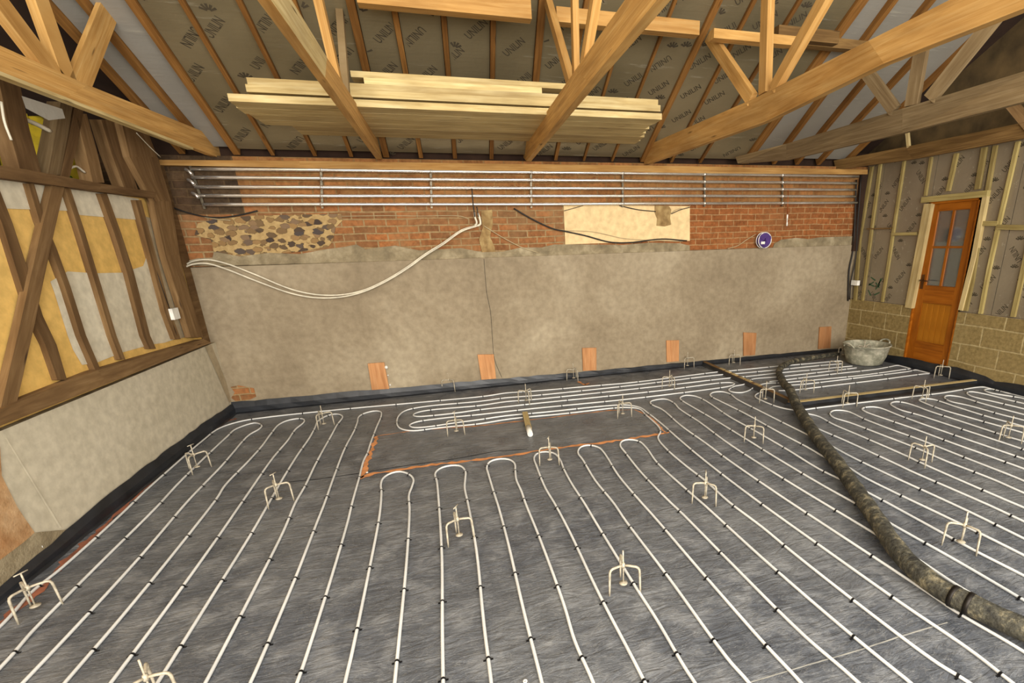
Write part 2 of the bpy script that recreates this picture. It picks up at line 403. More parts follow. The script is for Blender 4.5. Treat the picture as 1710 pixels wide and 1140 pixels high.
# ------------------------------------------------------------------ floor
mb=MB()
mb.face([(-.4,-9,0),(9,-9,0),(9,.3,0),(-.4,.3,0)],None,0)
F=lambda q,z=0: pix(q,2,z)
for pts,wd,mi in [
  ([(630,728),(668,722),(700,718),(800,711),(870,703),(950,693),(1020,685),(1060,684)],.018,1),
  ([(630,728),(623,745),(615,765),(608,785),(604,798)],.04,1),
  ([(600,799),(622,791),(680,782),(720,776),(770,771),(825,764),(880,756),(900,752),(960,744),(1000,740),(1060,731),(1118,722)],.034,1),
  ([(1060,684),(1080,692),(1096,705),(1112,723)],.018,1),
  ([(965,637),(978,643),(985,639)],.06,1),
  ([(0,1042),(20,1026),(60,988),(105,941),(150,900),(205,848),(240,812),(262,796)],.045,2),
  ([(330,733),(355,716),(372,705),(395,699)],.06,2)]:
    mb.ribbon([F(q) for q in pts],wd,.0015,mi,.85)
for pts,wd,mi in [([(467,806),(530,800),(600,790),(640,783),(700,774),(760,766),(830,753),(880,750)],.012,3),
  ([(1180,1163),(1250,1140),(1350,1110),(1430,1087),(1505,1062),(1582,1039)],.006,4),
  ([(905,612),(1000,604),(1110,597)],.015,3)]:
    mb.ribbon([F(q) for q in pts],wd,.001,mi,.3)
mb.build('floor',[M['floor'],M['spray'],M['redspray'],M['seam'],M['whiteline']])['kind']='structure'

# ------------------------------------------------------------------ back wall
B=lambda q,y=0: pix(q,1,y)
def polyface(mb,qs,ax,val,mi=0,th=None):
    pts=[pix(q,ax,val) for q in qs]
    uv=[((p.x if ax==1 else p.y),p.z) for p in pts]
    mb.face(pts,uv,mi)
    if th:
        off=V((0,0,0)); off[ax]=th
        for i in range(len(pts)):
            a,b=pts[i],pts[(i+1)%len(pts)]; mb.face([a,b,b+off,a+off],None,mi)
def rect(mb,ax,val,u0,u1,z0,z1,mi=0):
    if ax==1: P=[(u0,val,z0),(u1,val,z0),(u1,val,z1),(u0,val,z1)]
    else: P=[(val,u0,z0),(val,u1,z0),(val,u1,z1),(val,u0,z1)]
    mb.face(P,[((p[0] if ax==1 else p[1]),p[2]) for p in P],mi)
mb=MB()
# mats: 0 render 1 brick 2 brickright 3 bricktop 4 darker brick 5 flint 6 ledge 7 cream 8 mortar 9 dark
zt_r=lambda x: 1.60-.006*x
rect(mb,1,.0,-.1,WX+.3,0,1.585,0)
mb.face([(-.1,0,1.585),(WX+.3,0,1.585),(WX+.3,.05,1.60),(-.1,.05,1.60)],None,6)
rect(mb,1,.03,-.6,WX+.3,1.5,2.64,1)
rect(mb,1,.027,.55,WX+.3,2.17,2.64,3)
rect(mb,1,.024,-.6,.55,2.1,2.64,4)
rect(mb,1,.024,4.95,WX+.3,1.5,2.18,2)
# flint panel, cream plaster, ledge and patches
polyface(mb,[(358,424),(352,400),(325,392),(330,373),(358,366),(420,360),(500,358),(570,357),(572,368),(560,380),(556,402),(548,412),(500,420),(440,425),(395,430)],1,.018,5,.01)
polyface(mb,[(941,342),(1152,344),(1152,402),(1100,402),(1050,404),(1000,406),(944,408)],1,.014,7,.012)
polyface(mb,[(1093,343),(1117,344),(1121,350),(1119,363),(1121,375),(1110,378),(1096,377),(1097,365),(1093,355)],1,.011,10)
led=[(307,443),(350,444),(500,440),(700,434),(808,431),(1000,426),(1152,419),(1152,410),(1135,406),(1085,405),(1040,409),(985,408),(950,408),(925,408),(905,413),(870,413),(840,420),(805,421),(770,414),(735,416),(700,418),(660,410),(640,412),(610,416),(595,408),(575,412),(545,416),(500,424),(450,422),(400,428),(357,420),(355,430),(330,431),(310,436)]
polyface(mb,led,1,.010,6,.012)
polyface(mb,[(1290,417),(1421,412),(1427,394),(1400,395),(1370,396),(1350,399),(1330,397),(1305,400),(1293,407)],1,.010,6,.012)
polyface(mb,[(806,425),(800,400),(806,380),(803,352),(822,350),(823,375),(818,395),(826,412),(828,425)],1,.012,10,.01)
# uncovered patch near the floor in the left corner
polyface(mb,[(385,646),(398,643),(424,648),(428,662),(415,668),(395,671),(386,664),(392,655)],1,-.003,1)
mb.build('wall_back',[M['render'],M['brick'],M['brickr'],M['bricktop'],M['brickdark'],M['flint'],M['ledge'],M['cream'],M['mortar'],M['dark'],M['mud']])['kind']='structure'

# ------------------------------------------------------------------ left wall
L=lambda q,x=0: pix(q,0,x)
mb=MB()
rect(mb,0,0.0,-9,.05,0,.81,0)
mb.face([(0,-9,.81),(0,.05,.81),(-.12,.05,.81),(-.12,-9,.81)],None,4)
rect(mb,0,-.05,-9,.05,.8,2.24,1)
polyface(mb,[(-60,262),(0,290),(232,332),(231,367),(134,359),(118,352),(8,348),(-60,346)],0,-.045,2)
polyface(mb,[(84,470),(113,453),(158,456),(205,455),(239,444),(245,428),(262,460),(292,566),(275,572),(253,575),(205,588),(160,606),(137,609),(122,584),(113,560),(91,489)],0,-.045,2)
polyface(mb,[(236,360),(262,366),(275,400),(320,560),(292,567),(262,455)],0,-.04,3)
polyface(mb,[(-200,900),(0,745),(3,794),(30,848),(58,889),(40,905),(0,935),(-200,1080)],0,.006,5)
polyface(mb,[(-200,1085),(0,935),(40,905),(58,889),(112,884),(110,892),(0,983),(-200,1145)],0,.008,4)
polyface(mb,[(342,578),(353,575),(390,668),(383,672)],0,.004,3)
rect(mb,0,-.042,-.16,.05,.82,2.6,6)
polyface(mb,[(8,731),(11,731),(103,881),(99,881)],0,.003,2)
mb.build('wall_left',[M['whitewall'],M['yellow'],M['whitepaint'],M['greypanel'],M['ledge'],M['brownplaster'],M['oldwood']])['kind']='structure'
# added backdrop painted near-black for the unlit next room seen over the rail
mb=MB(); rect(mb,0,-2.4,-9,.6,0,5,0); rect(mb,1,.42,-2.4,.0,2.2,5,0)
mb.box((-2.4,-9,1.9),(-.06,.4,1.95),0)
mb.build('dark_backdrop',[M['dark']])['kind']='structure'
# added dark sheet painting the shade in the gap above the wall plate
mb=MB(); rect(mb,1,.12,-.6,WX+1,2.55,3.1,0); mb.face([(-.6,.03,2.635),(WX+1,.03,2.635),(WX+1,.12,2.635),(-.6,.12,2.635)],None,0)
mb.build('eaves_shade_backing',[M['felt']])['kind']='structure'

# left wall timbers -------------------------------------------------
def px_poly_timber(name,qc,wd,lab,cat,mat,x=.0,th=.1,grp=None,ax=0):
    W=[(wd[i] if isinstance(wd,(list,tuple)) else wd) for i in range(len(qc))]
    A=[pix((q[0]-w_/2,q[1]),ax,x) for q,w_ in zip(qc,W)]; Bq=[pix((q[0]+w_/2,q[1]),ax,x) for q,w_ in zip(qc,W)]
    mb=MB(); off=V((0,0,0)); off[ax]=-th if ax==0 and x<1 else th
    mb.strip(A,Bq,off); o=mb.build(name,M[mat]); return tag(o,lab,cat,grp)
mb=MB(); A=[L(q,.03) for q in [(-200,810),(0,711),(180,640),(353,572)]]; Bq=[L(q,.03) for q in [(-200,770),(0,684),(163,618),(340,566)]]
mb.strip(A,Bq,(-.14,0,0)); tag(mb.build('sill_beam',M['oldwood']),'long rough brown timber sill resting on the low white wall','beam')
mb=MB(); A=[L(q,.025) for q in [(-150,284),(0,297),(47,303),(168,320),(258,331)]]; Bq=[L(q,.025) for q in [(-150,262),(0,276),(50,284),(168,306),(262,321)]]
mb.strip(A,Bq,(-.1,0,0)); tag(mb.build('rail',M['oldwood']),'brown horizontal rail capping the yellow and white panelled wall','beam')
px_poly_timber('wall_stud',[(-20,290),(12,372),(45,475),(62,528),(85,575),(104,634)],[18,18,20,20,19,16],'bent brown stud crossed by the diagonal brace at the photo\'s left','stud','oldwood',-.02,.05)
px_poly_timber('wall_stud',[(52,306),(71,370),(90,415),(113,478),(139,560),(164,618)],9.5,'narrow brown stud next to the right of the diagonal brace','stud','oldwood',-.015,.04)
px_poly_timber('wall_stud',[(113,314),(135,380),(158,455),(190,560),(205,600)],9,'slim brown stud in the middle of the white-painted patch','stud','oldwood',-.015,.04)
px_poly_timber('wall_stud',[(173,323),(197,390),(218,455),(245,560),(255,582)],11.5,'brown stud, last one crossing the painted panels before the corner','stud','oldwood',-.015,.04)
px_poly_timber('wall_stud',[(231,334),(262,450),(280,520),(297,566)],10,'pale brown stud edging the yellow panel beside the corner','stud','oldwood',-.01,.05)
px_poly_timber('corner_post',[(222,205),(240,262),(271,336),(288,426),(297,460),(329,563)],[38,46,30,24,21,20],'tall brown oak post in the corner by the grey wall','post','oldwood',.02,.05)
px_poly_timber('diagonal_brace',[(99,305),(97,314),(80,385),(62,465),(45,545),(14,680)],[21,21,22,23,24,25],'thick grey-brown brace leaning across the yellow panels','brace','oldwood',.0,.04)
for qs,wd,lab,mt in [([(14,130),(32,215),(52,288)],34,'broad dark upright above the rail at the far left edge','oldwood'),
  ([(112,170),(103,225),(90,292)],21,'pale grey post leaning above the rail over the brace','greywood'),
  ([(134,175),(124,230),(109,296)],15,'thin brown post above the rail beside the pale grey one','oldwood'),
  ([(135,190),(152,250),(165,305)],19,'upright above the rail right of the brace top','oldwood'),
  ([(180,200),(197,255),(220,318)],22,'upright above the rail nearest to the corner post','oldwood')]:
    px_poly_timber('upper_post',qs,wd,lab,'post',mt,-.03,.08)
# clutter of the next room
def blob(name,c,r,mat,lab,cat,sc=(1,1,1)):
    mb=MB(); n1,n2=10,16; b0=0
    for i in range(n1+1):
        th=math.pi*i/n1
        for k in range(n2):
            ph=2*math.pi*k/n2; rr=r*(1+.12*math.sin(3*ph+i)+.07*math.cos(5*ph-2*i))
            mb.v.append((rr*math.sin(th)*math.cos(ph)*sc[0],rr*math.sin(th)*math.sin(ph)*sc[1],rr*math.cos(th)*sc[2]))
    for i in range(n1):
        for k in range(n2):
            k2=(k+1)%n2; mb.f.append((i*n2+k,i*n2+k2,(i+1)*n2+k2,(i+1)*n2+k)); mb.uv.append([(0,0)]*4); mb.mi.append(0); mb.sm.append(True)
    o=mb.build(name,M[mat]); o.location=c; return tag(o,lab,cat)
p=pix((56,222),0,-.7); blob('yellow_sack',(p.x,p.y,2.43),.26,'yellowbag','crumpled yellow sack stored behind the left wall','sack',(1,.7,1.45))
p=pix((70,262),0,-.42); blob('green_bag',(p.x,p.y,2.2),.17,'greenbag','green bag poking up behind the left wall rail','bag',(1,.8,1.1))
p=pix((172,272),0,-.4); blob('grey_sack',(p.x,p.y+.1,2.13),.13,'greywood','small grey sack behind the rail near the corner','sack',(1,1.3,1.1))
def cable(name,qs,ax,val,r,mat,lab,cat='cable',grp=None,seg=6):
    P=cr([pix(q,ax,val) for q in qs],6); mb=MB(); mb.tube(P,r,seg)
    return tag(mb.build(name,M[mat]),lab,cat,grp)
cable('loose_cable',[(38,198),(58,206),(84,219)],0,-.06,.014,'conduit','short thick white cable end above the left rail')
cable('loose_cable',[(2,170),(8,205),(19,234)],0,-.02,.007,'conduit','thin white cable hanging at the far left above the rail')
cable('loose_cable',[(228,222),(250,245),(268,262)],0,.03,.004,'conduit','hair-thin white wire by the top of the corner post')
cable('loose_cable',[(118,280),(128,278),(142,288)],0,-.06,.008,'conduit','small curled white wire sitting on the left rail')
# junction boxes
mb=MB(); c=L((284,524),-.03); mb.box((c.x,c.y-.055,c.z-.05),(c.x+.05,c.y+.055,c.z+.05)); e=empty('junction_box',c,'small white junction box on the strip beside the corner post','socket')
mb.build('box_body',M['wallplug'],e)
mb=MB(); mb.tube([c+V((.02,-.03,.05)),c+V((.02,-.06,.3)),c+V((.0,-.05,.7))],.005,6); mb.build('cable',M['cableblack'],e)
# shelf-edge paint brush
e=empty('scraper',F((40,926),.1),'white and yellow handled scraper lying on the cement ledge','tool')
mb=MB(); mb.tube([F((10,938),.105),F((36,926),.105)],.008,6); mb.build('blade',M['wallplug'],e)
mb=MB(); mb.tube([F((36,926),.105),F((56,916),.105)],.016,8); mb.build('handle',M['yellowbag'],e)
mb=MB(); mb.tube([F((56,916),.105),F((69,911),.105)],.014,6,r2=.022); mb.build('handle_end',M['wallplug'],e)

# ------------------------------------------------------------------ right wall
Rw=lambda q,x=WX: pix(q,0,x)
DY0,DY1,DZ0,DZ1=-1.07,-1.71,.10,2.08
mb=MB()
rect(mb,0,WX,.3,DY0,0,.80,0); rect(mb,0,WX,DY1,-9,0,.80,0)
mb.face([(WX,.3,.8),(WX,DY0,.8),(WX+.12,DY0,.8),(WX+.12,.3,.8)],None,1)
mb.face([(WX,DY1,.8),(WX,-9,.8),(WX+.12,-9,.8),(WX+.12,DY1,.8)],None,1)
rect(mb,0,WX+.25,-9,.35,0,2.7,3)
for yy in (DY0,DY1): mb.face([(WX,yy,0),(WX+.14,yy,0),(WX+.14,yy,2.09),(WX,yy,2.09)],[(0,0),(.14,0),(.14,2.09),(0,2.09)],0)
mb.face([(WX,DY0,.1),(WX+.14,DY0,.1),(WX+.14,DY1,.1),(WX,DY1,.1)],None,1)
rect(mb,0,WX-.001,DY0,DY1,0,.1,1)
rect(mb,0,WX+.1,-9,.35,2.68,5.5,2)
mb.build('wall_right',[M['block'],M['mortar'],M['gable'],M['dark']])['kind']='structure'
# insulation sheets in the stud bays of the right wall
ey=V((0,0,1)); exr=V((0,-1,0))
bays=[(.015,-.28,.8,2.68,'between the corner and the first studs'),(-.28,-.56,.8,2.68,'one bay further left from the door'),(-.56,DY0+.0,.8,2.68,'directly left of the brown door'),
      (DY0,DY1,2.12,2.68,'above the brown door'),(DY1,-2.08,.8,2.68,'directly right of the brown door'),(-2.08,-2.5,.8,2.68,'second to the right of the brown door'),(-2.5,-3.4,.8,2.68,'at the right edge of the photo')]
rnd=random.Random(3)
for y0,y1,z0,z1,lab in bays:
    mb=MB(); mb.box((WX+.02,y1+.004,z0+.005),(WX+.095,y0-.004,z1-.01),0,1)
    clip=lambda p,y0=y0,y1=y1,z0=z0,z1=z1: y1<p.y<y0 and z0<p.z<z1
    z=z0+.05; k=0
    while z<z1+.1:
        yc=y0-.1-(k%2)*.17+rnd.uniform(-.04,.04)
        while yc>y1-.1:
            a=math.radians(52) if rnd.random()<.72 else math.radians(-52)
            fl=math.pi if rnd.random()<.3 else 0
            c=V((WX+.0195,yc,z)); stamp(mb,'UNILIN',c,exr,ey,.085,a+fl,1,clip)
            dd=exr*math.cos(a)+ey*math.sin(a); logo(mb,c-dd*.21,exr,ey,.09,1,clip)
            yc-=.36
        z+=.31; k+=1
    if y0==-.28:
        for j in range(9):
            a=rnd.uniform(0,6.28); c=V((WX+.019,-.42+rnd.uniform(-.1,.1),1.0+rnd.uniform(-.1,.12))); d=exr*math.cos(a)+ey*math.sin(a); n=exr*-math.sin(a)+ey*math.cos(a)
            mb.face([c-d*.05-n*.008,c+d*.05-n*.012,c+d*.06+n*.01,c-d*.04+n*.008],None,2)
    tag(mb.build('insulation_board',[M['foilwall'],M['ink'],M['green_ink']]),'printed foil insulation sheet in the right wall, '+lab,'insulation board','insulation sheets in the right wall')
def rstud(qs,wd,lab,mat='stud',x=WX-.012,th=.03,name='wall_stud'):
    wd*=.85
    P=[pix(q,0,x) for q in qs]; n=V((1,0,0)); A=[];Bq=[]
    for i,p in enumerate(P):
        t=(P[min(i+1,len(P)-1)]-P[max(i-1,0)]).normalized(); s_=t.cross(n); A.append(p+s_*wd/2); Bq.append(p-s_*wd/2)
    mb=MB(); mb.strip(A,Bq,(th,0,0)); return tag(mb.build(name,M[mat]),lab,'stud')
rstud([(1455,278),(1434,400),(1427,502)],.06,'pale stud against the back corner of the right wall')
rstud([(1469,274),(1446,448),(1439,502)],.045,'pale stud second from the back corner of the right wall')
rstud([(1509,268),(1481,450),(1472,504)],.04,'pale stud third from the back corner, left of the door')
rstud([(1554,262),(1544,327)],.035,'thin stud above the door\'s left corner')
rstud([(1596,256),(1582,319)],.055,'short stud above the middle of the door')
rstud([(1643,246),(1631,316)],.07,'wide short stud above the door\'s right corner')
rstud([(1661,243),(1648,318),(1640,352),(1622,470),(1611,519)],.05,'pale stud running down just beyond the door jamb')
rstud([(1699,236),(1667,373),(1650,450),(1636,524)],.045,'pale stud right of the brown door, first clear one')
rstud([(1750,240),(1712,430),(1690,529)],.05,'pale stud at the photo\'s right edge')
rstud([(1488,391),(1530,390)],.045,'pale noggin left of the door','stud',WX-.02,.04,'noggin')
rstud([(1447,382),(1487,381)],.02,'thin reddish noggin near the corner, left of the door','truss_dark',WX-.02,.04,'noggin')
rstud([(1636,373),(1665,373)],.06,'short noggin touching the door\'s right jamb','stud',WX-.02,.04,'noggin')
rstud([(1664,379),(1712,380)],.06,'noggin at the photo\'s right edge','stud',WX-.02,.04,'noggin')
rstud([(1549,340),(1534,420),(1516,514)],.12,'broad pale timber upright left of the brown door','pale',WX-.03,.06,'door_jamb_post')
rstud([(1644,328),(1625,430),(1603,518)],.06,'pale upright timber right of the brown door','pale',WX-.03,.06,'door_jamb_post')
rstud([(1538,334),(1648,323)],.08,'pale timber lintel over the brown door','stud',WX-.035,.08,'door_lintel')
# door
e=empty('door_1',(WX+.06,(DY0+DY1)/2,DZ0),None,None); e['kind']='structure'
X0,X1=WX+.03,WX+.075; a,b=DY1+.02,DY0-.02
mb=MB(); g0,g1,gz0,gz1=a+.10,b-.10,1.08,1.97
mb.box((X0,a,DZ0+.01),(X1,a+.1,DZ1-.02),0,2); mb.box((X0,b-.1,DZ0+.01),(X1,b,DZ1-.02),0,2)
mb.box((X0,a+.1,gz1),(X1,b-.1,DZ1-.02),0,1); mb.box((X0,a+.1,.86),(X1,b-.1,gz0),0,1); mb.box((X0,a+.1,DZ0+.01),(X1,b-.1,.36),0,1)
e2=mb.build('door_leaf',M['door'],e)
mb=MB(); mb.box((X0+.012,a+.1,.36),(X1-.01,b-.1,.86),0,2)
for k in range(5): yy=a+.1+(b-a-.2)*(k+.5)/5; mb.box((X0+.008,yy-.035,.37),(X0+.014,yy+.035,.85),0,2)
mb.build('door_panel',M['door_light'],e2)
mb=MB(); ym=(g0+g1)/2; mb.box((X0+.003,ym-.014,gz0),(X1,ym+.014,gz1),0,2); mb.box((X0+.004,g0,1.535),(X1,g1,1.56),0,1)
mb.build('glazing_bar',M['door'],e2)
for (u0,u1) in ((g0,ym-.014),(ym+.014,g1)):
    for (w0,w1) in ((gz0,1.535),(1.56,gz1)):
        mb=MB(); mb.box((X0+.02,u0,w0),(X0+.026,u1,w1)); mb.build('pane',M['glass'],e2)
h=MB(); hy=b-.05; h.box((X0-.006,hy-.02,1.03),(X0+.001,hy+.02,1.21)); h.tube([(X0,hy,1.14),(X0-.045,hy,1.14),(X0-.05,hy-.02,1.14),(X0-.05,hy-.12,1.135)],.009,8); h.build('door_handle',M['brass'],e2)
mb=MB(); mb.box((WX+.0,DY1,DZ1-.02),(WX+.1,DY0,DZ1+.02),0,1); mb.box((WX+.0,DY1,DZ0),(WX+.09,DY1+.02,DZ1)); mb.box((WX+.0,DY0-.02,DZ0),(WX+.09,DY0,DZ1)); mb.build('door_frame',M['door'],e)
# added panel painted as the dim room and reflection in the panes
mb=MB(); mb.box((WX+.16,DY1,.1),(WX+.18,DY0,2.1)); tag(mb.build('backing_sheet',M['sheet']),'grey sheet seen behind the glass panes of the brown door','sheet')
# socket near the corner + black strips in corner
mb=MB(); c=pix((1428,472),0,WX-.05); mb.box((c.x-.02,c.y-.06,c.z-.035),(c.x+.03,c.y+.07,c.z+.035)); tag(mb.build('junction_box',M['wallplug']),'white junction box in the back right corner above the blocks','socket')
mb=MB(); mb.tube(cr([pix(q,1,-.02) for q in [(1430,300),(1427,380),(1424,420),(1418,450),(1416,502)]],5),.012,6); tag(mb.build('corner_cable',M['cableblack']),'black cable running down the back right corner','cable')
mb=MB(); mb.tube(cr([pix(q,1,-.04) for q in [(1438,292),(1432,380),(1429,430),(1421,470),(1419,500)]],5),.009,6); tag(mb.build('corner_cable',M['cableblack']),'thinner dark cable, nearer the blocks in the right corner','cable')
mb=MB(); mb.box((8.27,-.035,1.5),(WX-.002,.02,2.6),0,2); tag(mb.build('corner_post',M['felt']),'dark timber post in the corner where pipes end, right side','post')

# ------------------------------------------------------------------ upstand liner
def upstand(top,ax,val,out,lab):
    """top: photo points of the upper edge on the wall plane; the sheet drops and kicks out to the floor"""
    T=resample([pix(q,ax,val) for q in top],.12); mb=MB(); n=V((0,0,0)); n[ax]=1; rr=random.Random(5)
    cols=[]
    for i,p in enumerate(T):
        j=rr.uniform(-.006,.006); d=out
        cols.append([p+V((0,0,j)), V((p.x,p.y,p.z*.5))+n*(d*.35+rr.uniform(0,.006)*(1 if out>0 else -1)), V((p.x,p.y,.012))+n*(d*.45), V((p.x,p.y,.003))+n*(d*rr.uniform(.8,1.2))])
    for i in range(len(cols)-1):
        for k in range(3): mb.face([cols[i][k],cols[i+1][k],cols[i+1][k+1],cols[i][k+1]],None,0)
    return tag(mb.build('liner_upstand',M['liner']),lab,'membrane')
upstand([(384,671.6),(613,651),(835,632),(1000,618),(1130,606),(1405,581)],1,-.006,-.045,'black plastic upstand along the foot of the grey back wall')
upstand([(-420,1330),(0,981),(108,888),(165,836),(271,757),(345,702),(389,673)],0,.012,.035,'black plastic upstand along the foot of the low white wall')
upstand([(1412,580),(1491,593),(1530,600),(1560,607),(1583,611),(1600,612),(1640,626),(1655,630),(1662,636),(1710,643),(1800,655)],0,WX-.008,-.06,'jagged black plastic upstand below the brown door and blockwork')

# ------------------------------------------------------------------ divider battens
def batten(a,b,wd,h,lab,slots=None):
    a=V((a.x,a.y,0)); b=V((b.x,b.y,0)); e=empty('divider_batten',a,lab,'batten')
    d=(b-a).normalized(); s=d.cross(V((0,0,1)))
    mb=MB(); z0=V((0,0,.018)); t=V((0,0,h))
    mb.hexa([a-s*wd/2+z0,a+s*wd/2+z0,a+s*wd/2+t,a-s*wd/2+t,b-s*wd/2+z0,b+s*wd/2+z0,b+s*wd/2+t,b-s*wd/2+t]); mb.build('timber',M['pale'] if not slots else M['oldwood'],e)
    for sg in (-1,1):
        mb=MB(); n=int((b-a).length/.15); rr=random.Random(2)
        prev=None
        for i in range(n+1):
            p=a.lerp(b,i/n); u=s*sg
            col=[p+u*(wd/2+.001)+V((0,0,h-.006)),p+u*(wd/2+.006+rr.uniform(0,.004))+V((0,0,h*.55)),p+u*(wd/2+.012+rr.uniform(0,.006))+V((0,0,.012)),p+u*(wd/2+(.03 if slots else .075)+rr.uniform(-.008,.008))+V((0,0,.002))]
            if prev:
                for k in range(3): mb.face([prev[k],col[k],col[k+1],prev[k+1]],None,0)
            prev=col
        mb.build('liner_strip',M['liner'],e)
    if slots:
        for q in slots:
            p=pix(q,2,h); k=(p-a).dot(d); c=a+d*k+V((0,0,h))
            mb=MB(); mb.hexa([c-d*.05-s*.022,c-d*.05+s*.022,c-d*.05+s*.022+V((0,0,.006)),c-d*.05-s*.022+V((0,0,.006)),c+d*.05-s*.022,c+d*.05+s*.022,c+d*.05+s*.022+V((0,0,.006)),c+d*.05-s*.022+V((0,0,.006))]); mb.build('packer',M['pale'],e)
    return e
ca=pix((1162,597),2,.055); cb=pix((1338,686),2,.05); cc=pix((1655,629),2,.06)
ca.y=min(ca.y,-.02)
batten(ca,pix((1320,667),2,.05),.05,.055,'dark timber batten with pale packers running out from the back wall',[(1202,616.5),(1213,621),(1226,625.5),(1240,631),(1252,635.5),(1267,642)])
batten(pix((1333,669.5),2,.05),cc,.05,.05,'straight pale timber batten crossing the floor towards the right wall')

# ------------------------------------------------------------------ heating pipes
HP={}
HP[0]=[(0,1046),(53,988),(103,948),(205,856),(239,823),(287,780),(339,735),(368,714),(403,703),(450,696),(584,682),(708,671),(812,661),(844.7,656),(889.5,653),(992,644),(1050,639),(1121,630.5),(1197,621),(1219,619),(1281,613),(1297,611.5),(1344,607.5),(1382,604),(1404,602)]
HP['L2']=[(1407,607),(1360,611),(1302.6,617),(1264,620.5),(1231.6,623.5),(1205,625.4),(1100,638),(1058,643),(889.5,660.5),(844.7,664),(800,670),(708,678.7),(679,684.7),(667,692.6),(663,708),(670,715.8),(689.5,719),(733,714),(800,707.4),(850,699.5),(946,690),(1026,681),(1044.7,680),(1066,682),(1079,693),(1100,712.6),(1103,720.5),(1098.7,731),(1113,749.5),(1146,778),(1176,801),(1217.5,838),(1273,880),(1325,923),(1452.6,1023),(1565.8,1107),(1619,1140)]
hair=[
 [(0,1115),(53,1055),(96,1011),(171,936),(259,849),(295,810),(326,779),(379,729),(395,715.5),(424,706),(437,710),(433,716),(416,726),(388,757),(368,780),(332,817),(310.5,840),(237,926),(131,1042),(38,1140)],
 [(108,1140),(205,1027.5),(297,915),(362,832),(376,810),(415,769.5),(437,745),(454,722),(466.7,708),(480,702),(494.7,699),(505,699),(508,704),(493,717),(480.7,735),(456,764),(413,825.5),(358,905),(279.5,1014),(185,1140)],
 [(263,1140),(350.5,1001),(417,895),(458,824),(469,804.6),(496.5,760),(516.7,731),(526,714),(532,702),(549,693),(562,691),(572,695),(563,709),(554,725.6),(538,754),(526,776.5),(510,810),(493,840),(473.7,886),(422,988.7),(350,1127),(343,1140)],
 [(418,1140),(423.7,1128),(489.5,974),(527,878),(542,840),(555,803),(576,748),(591,720),(597,704),(599,696),(607,690.5),(624.6,686),(635,687),(637,692),(628,715),(618,742),(614,755),(607,769.5),(600,797),(588,840),(581.3,868.5),(554,962),(508,1106),(496,1140)],
 [(576,1140),(588,1089),(617,949),(634,859),(637,819),(636,810.5),(640,798),(652.5,790),(666.5,787),(682,791),(690.5,800),(688,812),(683,826),(684,851),(679,937),(666,1071.6),(659,1140)],
 [(740,1140),(738.7,1056),(738,929.5),(733,842),(729.6,803.5),(727,789.5),(736.7,781),(752.5,777),(768,777.5),(777,786),(777,798),(776,814),(781,838),(795.5,917.6),(808,1041),(820.5,1140)],
 [(905,1140),(876,1025.5),(848.7,907),(831.6,843),(827,829),(815.6,791),(813,779),(819,770),(833,766),(849,766.7),(859,773),(860.5,785),(862,800),(871,820.5),(877.6,840),(900,895),(941,1007),(960.5,1071.6),(991,1140)],
 [(1076,1137),(1001,992.6),(951,887),(926,840),(911,815),(896,778),(892,764),(897,757),(908,754),(923.7,756),(934,765),(942,783.7),(954,806),(976,840),(998.7,878),(1063,982),(1097,1034.7),(1144.7,1116),(1162,1142)],
 [(1251,1140),(1216,1100.5),(1118,966),(1044.7,869),(1025,840),(993.4,801),(973.7,768),(965,755),(971,745.5),(984,743),(1000,747),(1009,756),(1014.5,764),(1033,794),(1072,840),(1091,861),(1170,953),(1279,1077),(1338,1140)],
 [(1434,1140),(1342,1060),(1222,941),(1134,852),(1121,840),(1071,789),(1044.7,756),(1035.5,743),(1039.5,736),(1048.7,733.7),(1066,736),(1079,747),(1094.7,769),(1109,783.7),(1156.6,826),(1181.6,848),(1273.7,932),(1402.6,1043.5),(1508,1129.5),(1520,1139)]]
L3=[(1423,611),(1360,617),(1300.5,622.6),(1247,628.4),(1218,631),(1100,644.7),(889.5,667),(844.7,670.5),(800,677),(716,684.7),(697,688.5),(690,692.6),(696,695.2),(718,694),(760.5,689.5),(800,684),(889.5,674),(1100,652.3),(1168,643.5),(1198,639.6),(1212,638.6),(1222,638.8),(1226.7,640.5),(1222,643.5),(1212,645.8),(1183,650),(1085.5,662),(1018,669.5),(889.5,682),(800,692),(739.5,698),(694.7,704.5),(683.7,710),(692,713.7),(718,712),(755,706.5),(800,700.5),(844.7,694),(909,688),(1018,677),(1047,676),(1068,680),(1081.6,689),(1108,710),(1131.6,731),(1180.7,772),(1258,831),(1369.7,911),(1504.7,1006.5),(1621.6,1086),(1691,1140)]
hairB=[
 [(1710,1088),(1600,1023),(1552.8,991),(1410.5,898),(1298,824),(1214,766),(1179,740),(1138,711),(1105,683),(1089.5,676),(1086,671),(1092,668),(1110.5,666),(1126,673),(1134,682),(1167.5,704),(1210.5,736),(1248,761),(1336,816),(1443,880),(1531,932.6),(1597,976),(1710,1043)],
 [(1710,1002),(1642.6,962),(1583.7,928),(1498,880),(1446.5,850),(1373.7,810),(1283,756),(1252.6,737),(1193,700.5),(1151,676),(1139.5,669),(1135.6,664),(1144.7,660),(1158,660.7),(1170,664.6),(1184,672.5),(1219,696),(1252.6,714.6),(1314,750),(1369,783.5),(1412,804),(1449,822),(1537,869.5),(1625.8,918),(1684.7,948),(1710,961)],
 [(1710,927),(1632,888),(1574,860),(1443.7,797),(1416,780),(1383,766),(1345.6,745),(1303.5,723),(1245.6,691),(1203.5,670),(1189.5,663),(1185.6,659),(1191,655),(1205,653.7),(1219,657.5),(1230,666),(1270,686.5),(1333,718),(1382,741),(1417,760),(1478,789.5),(1611,850.5),(1710,899)]]
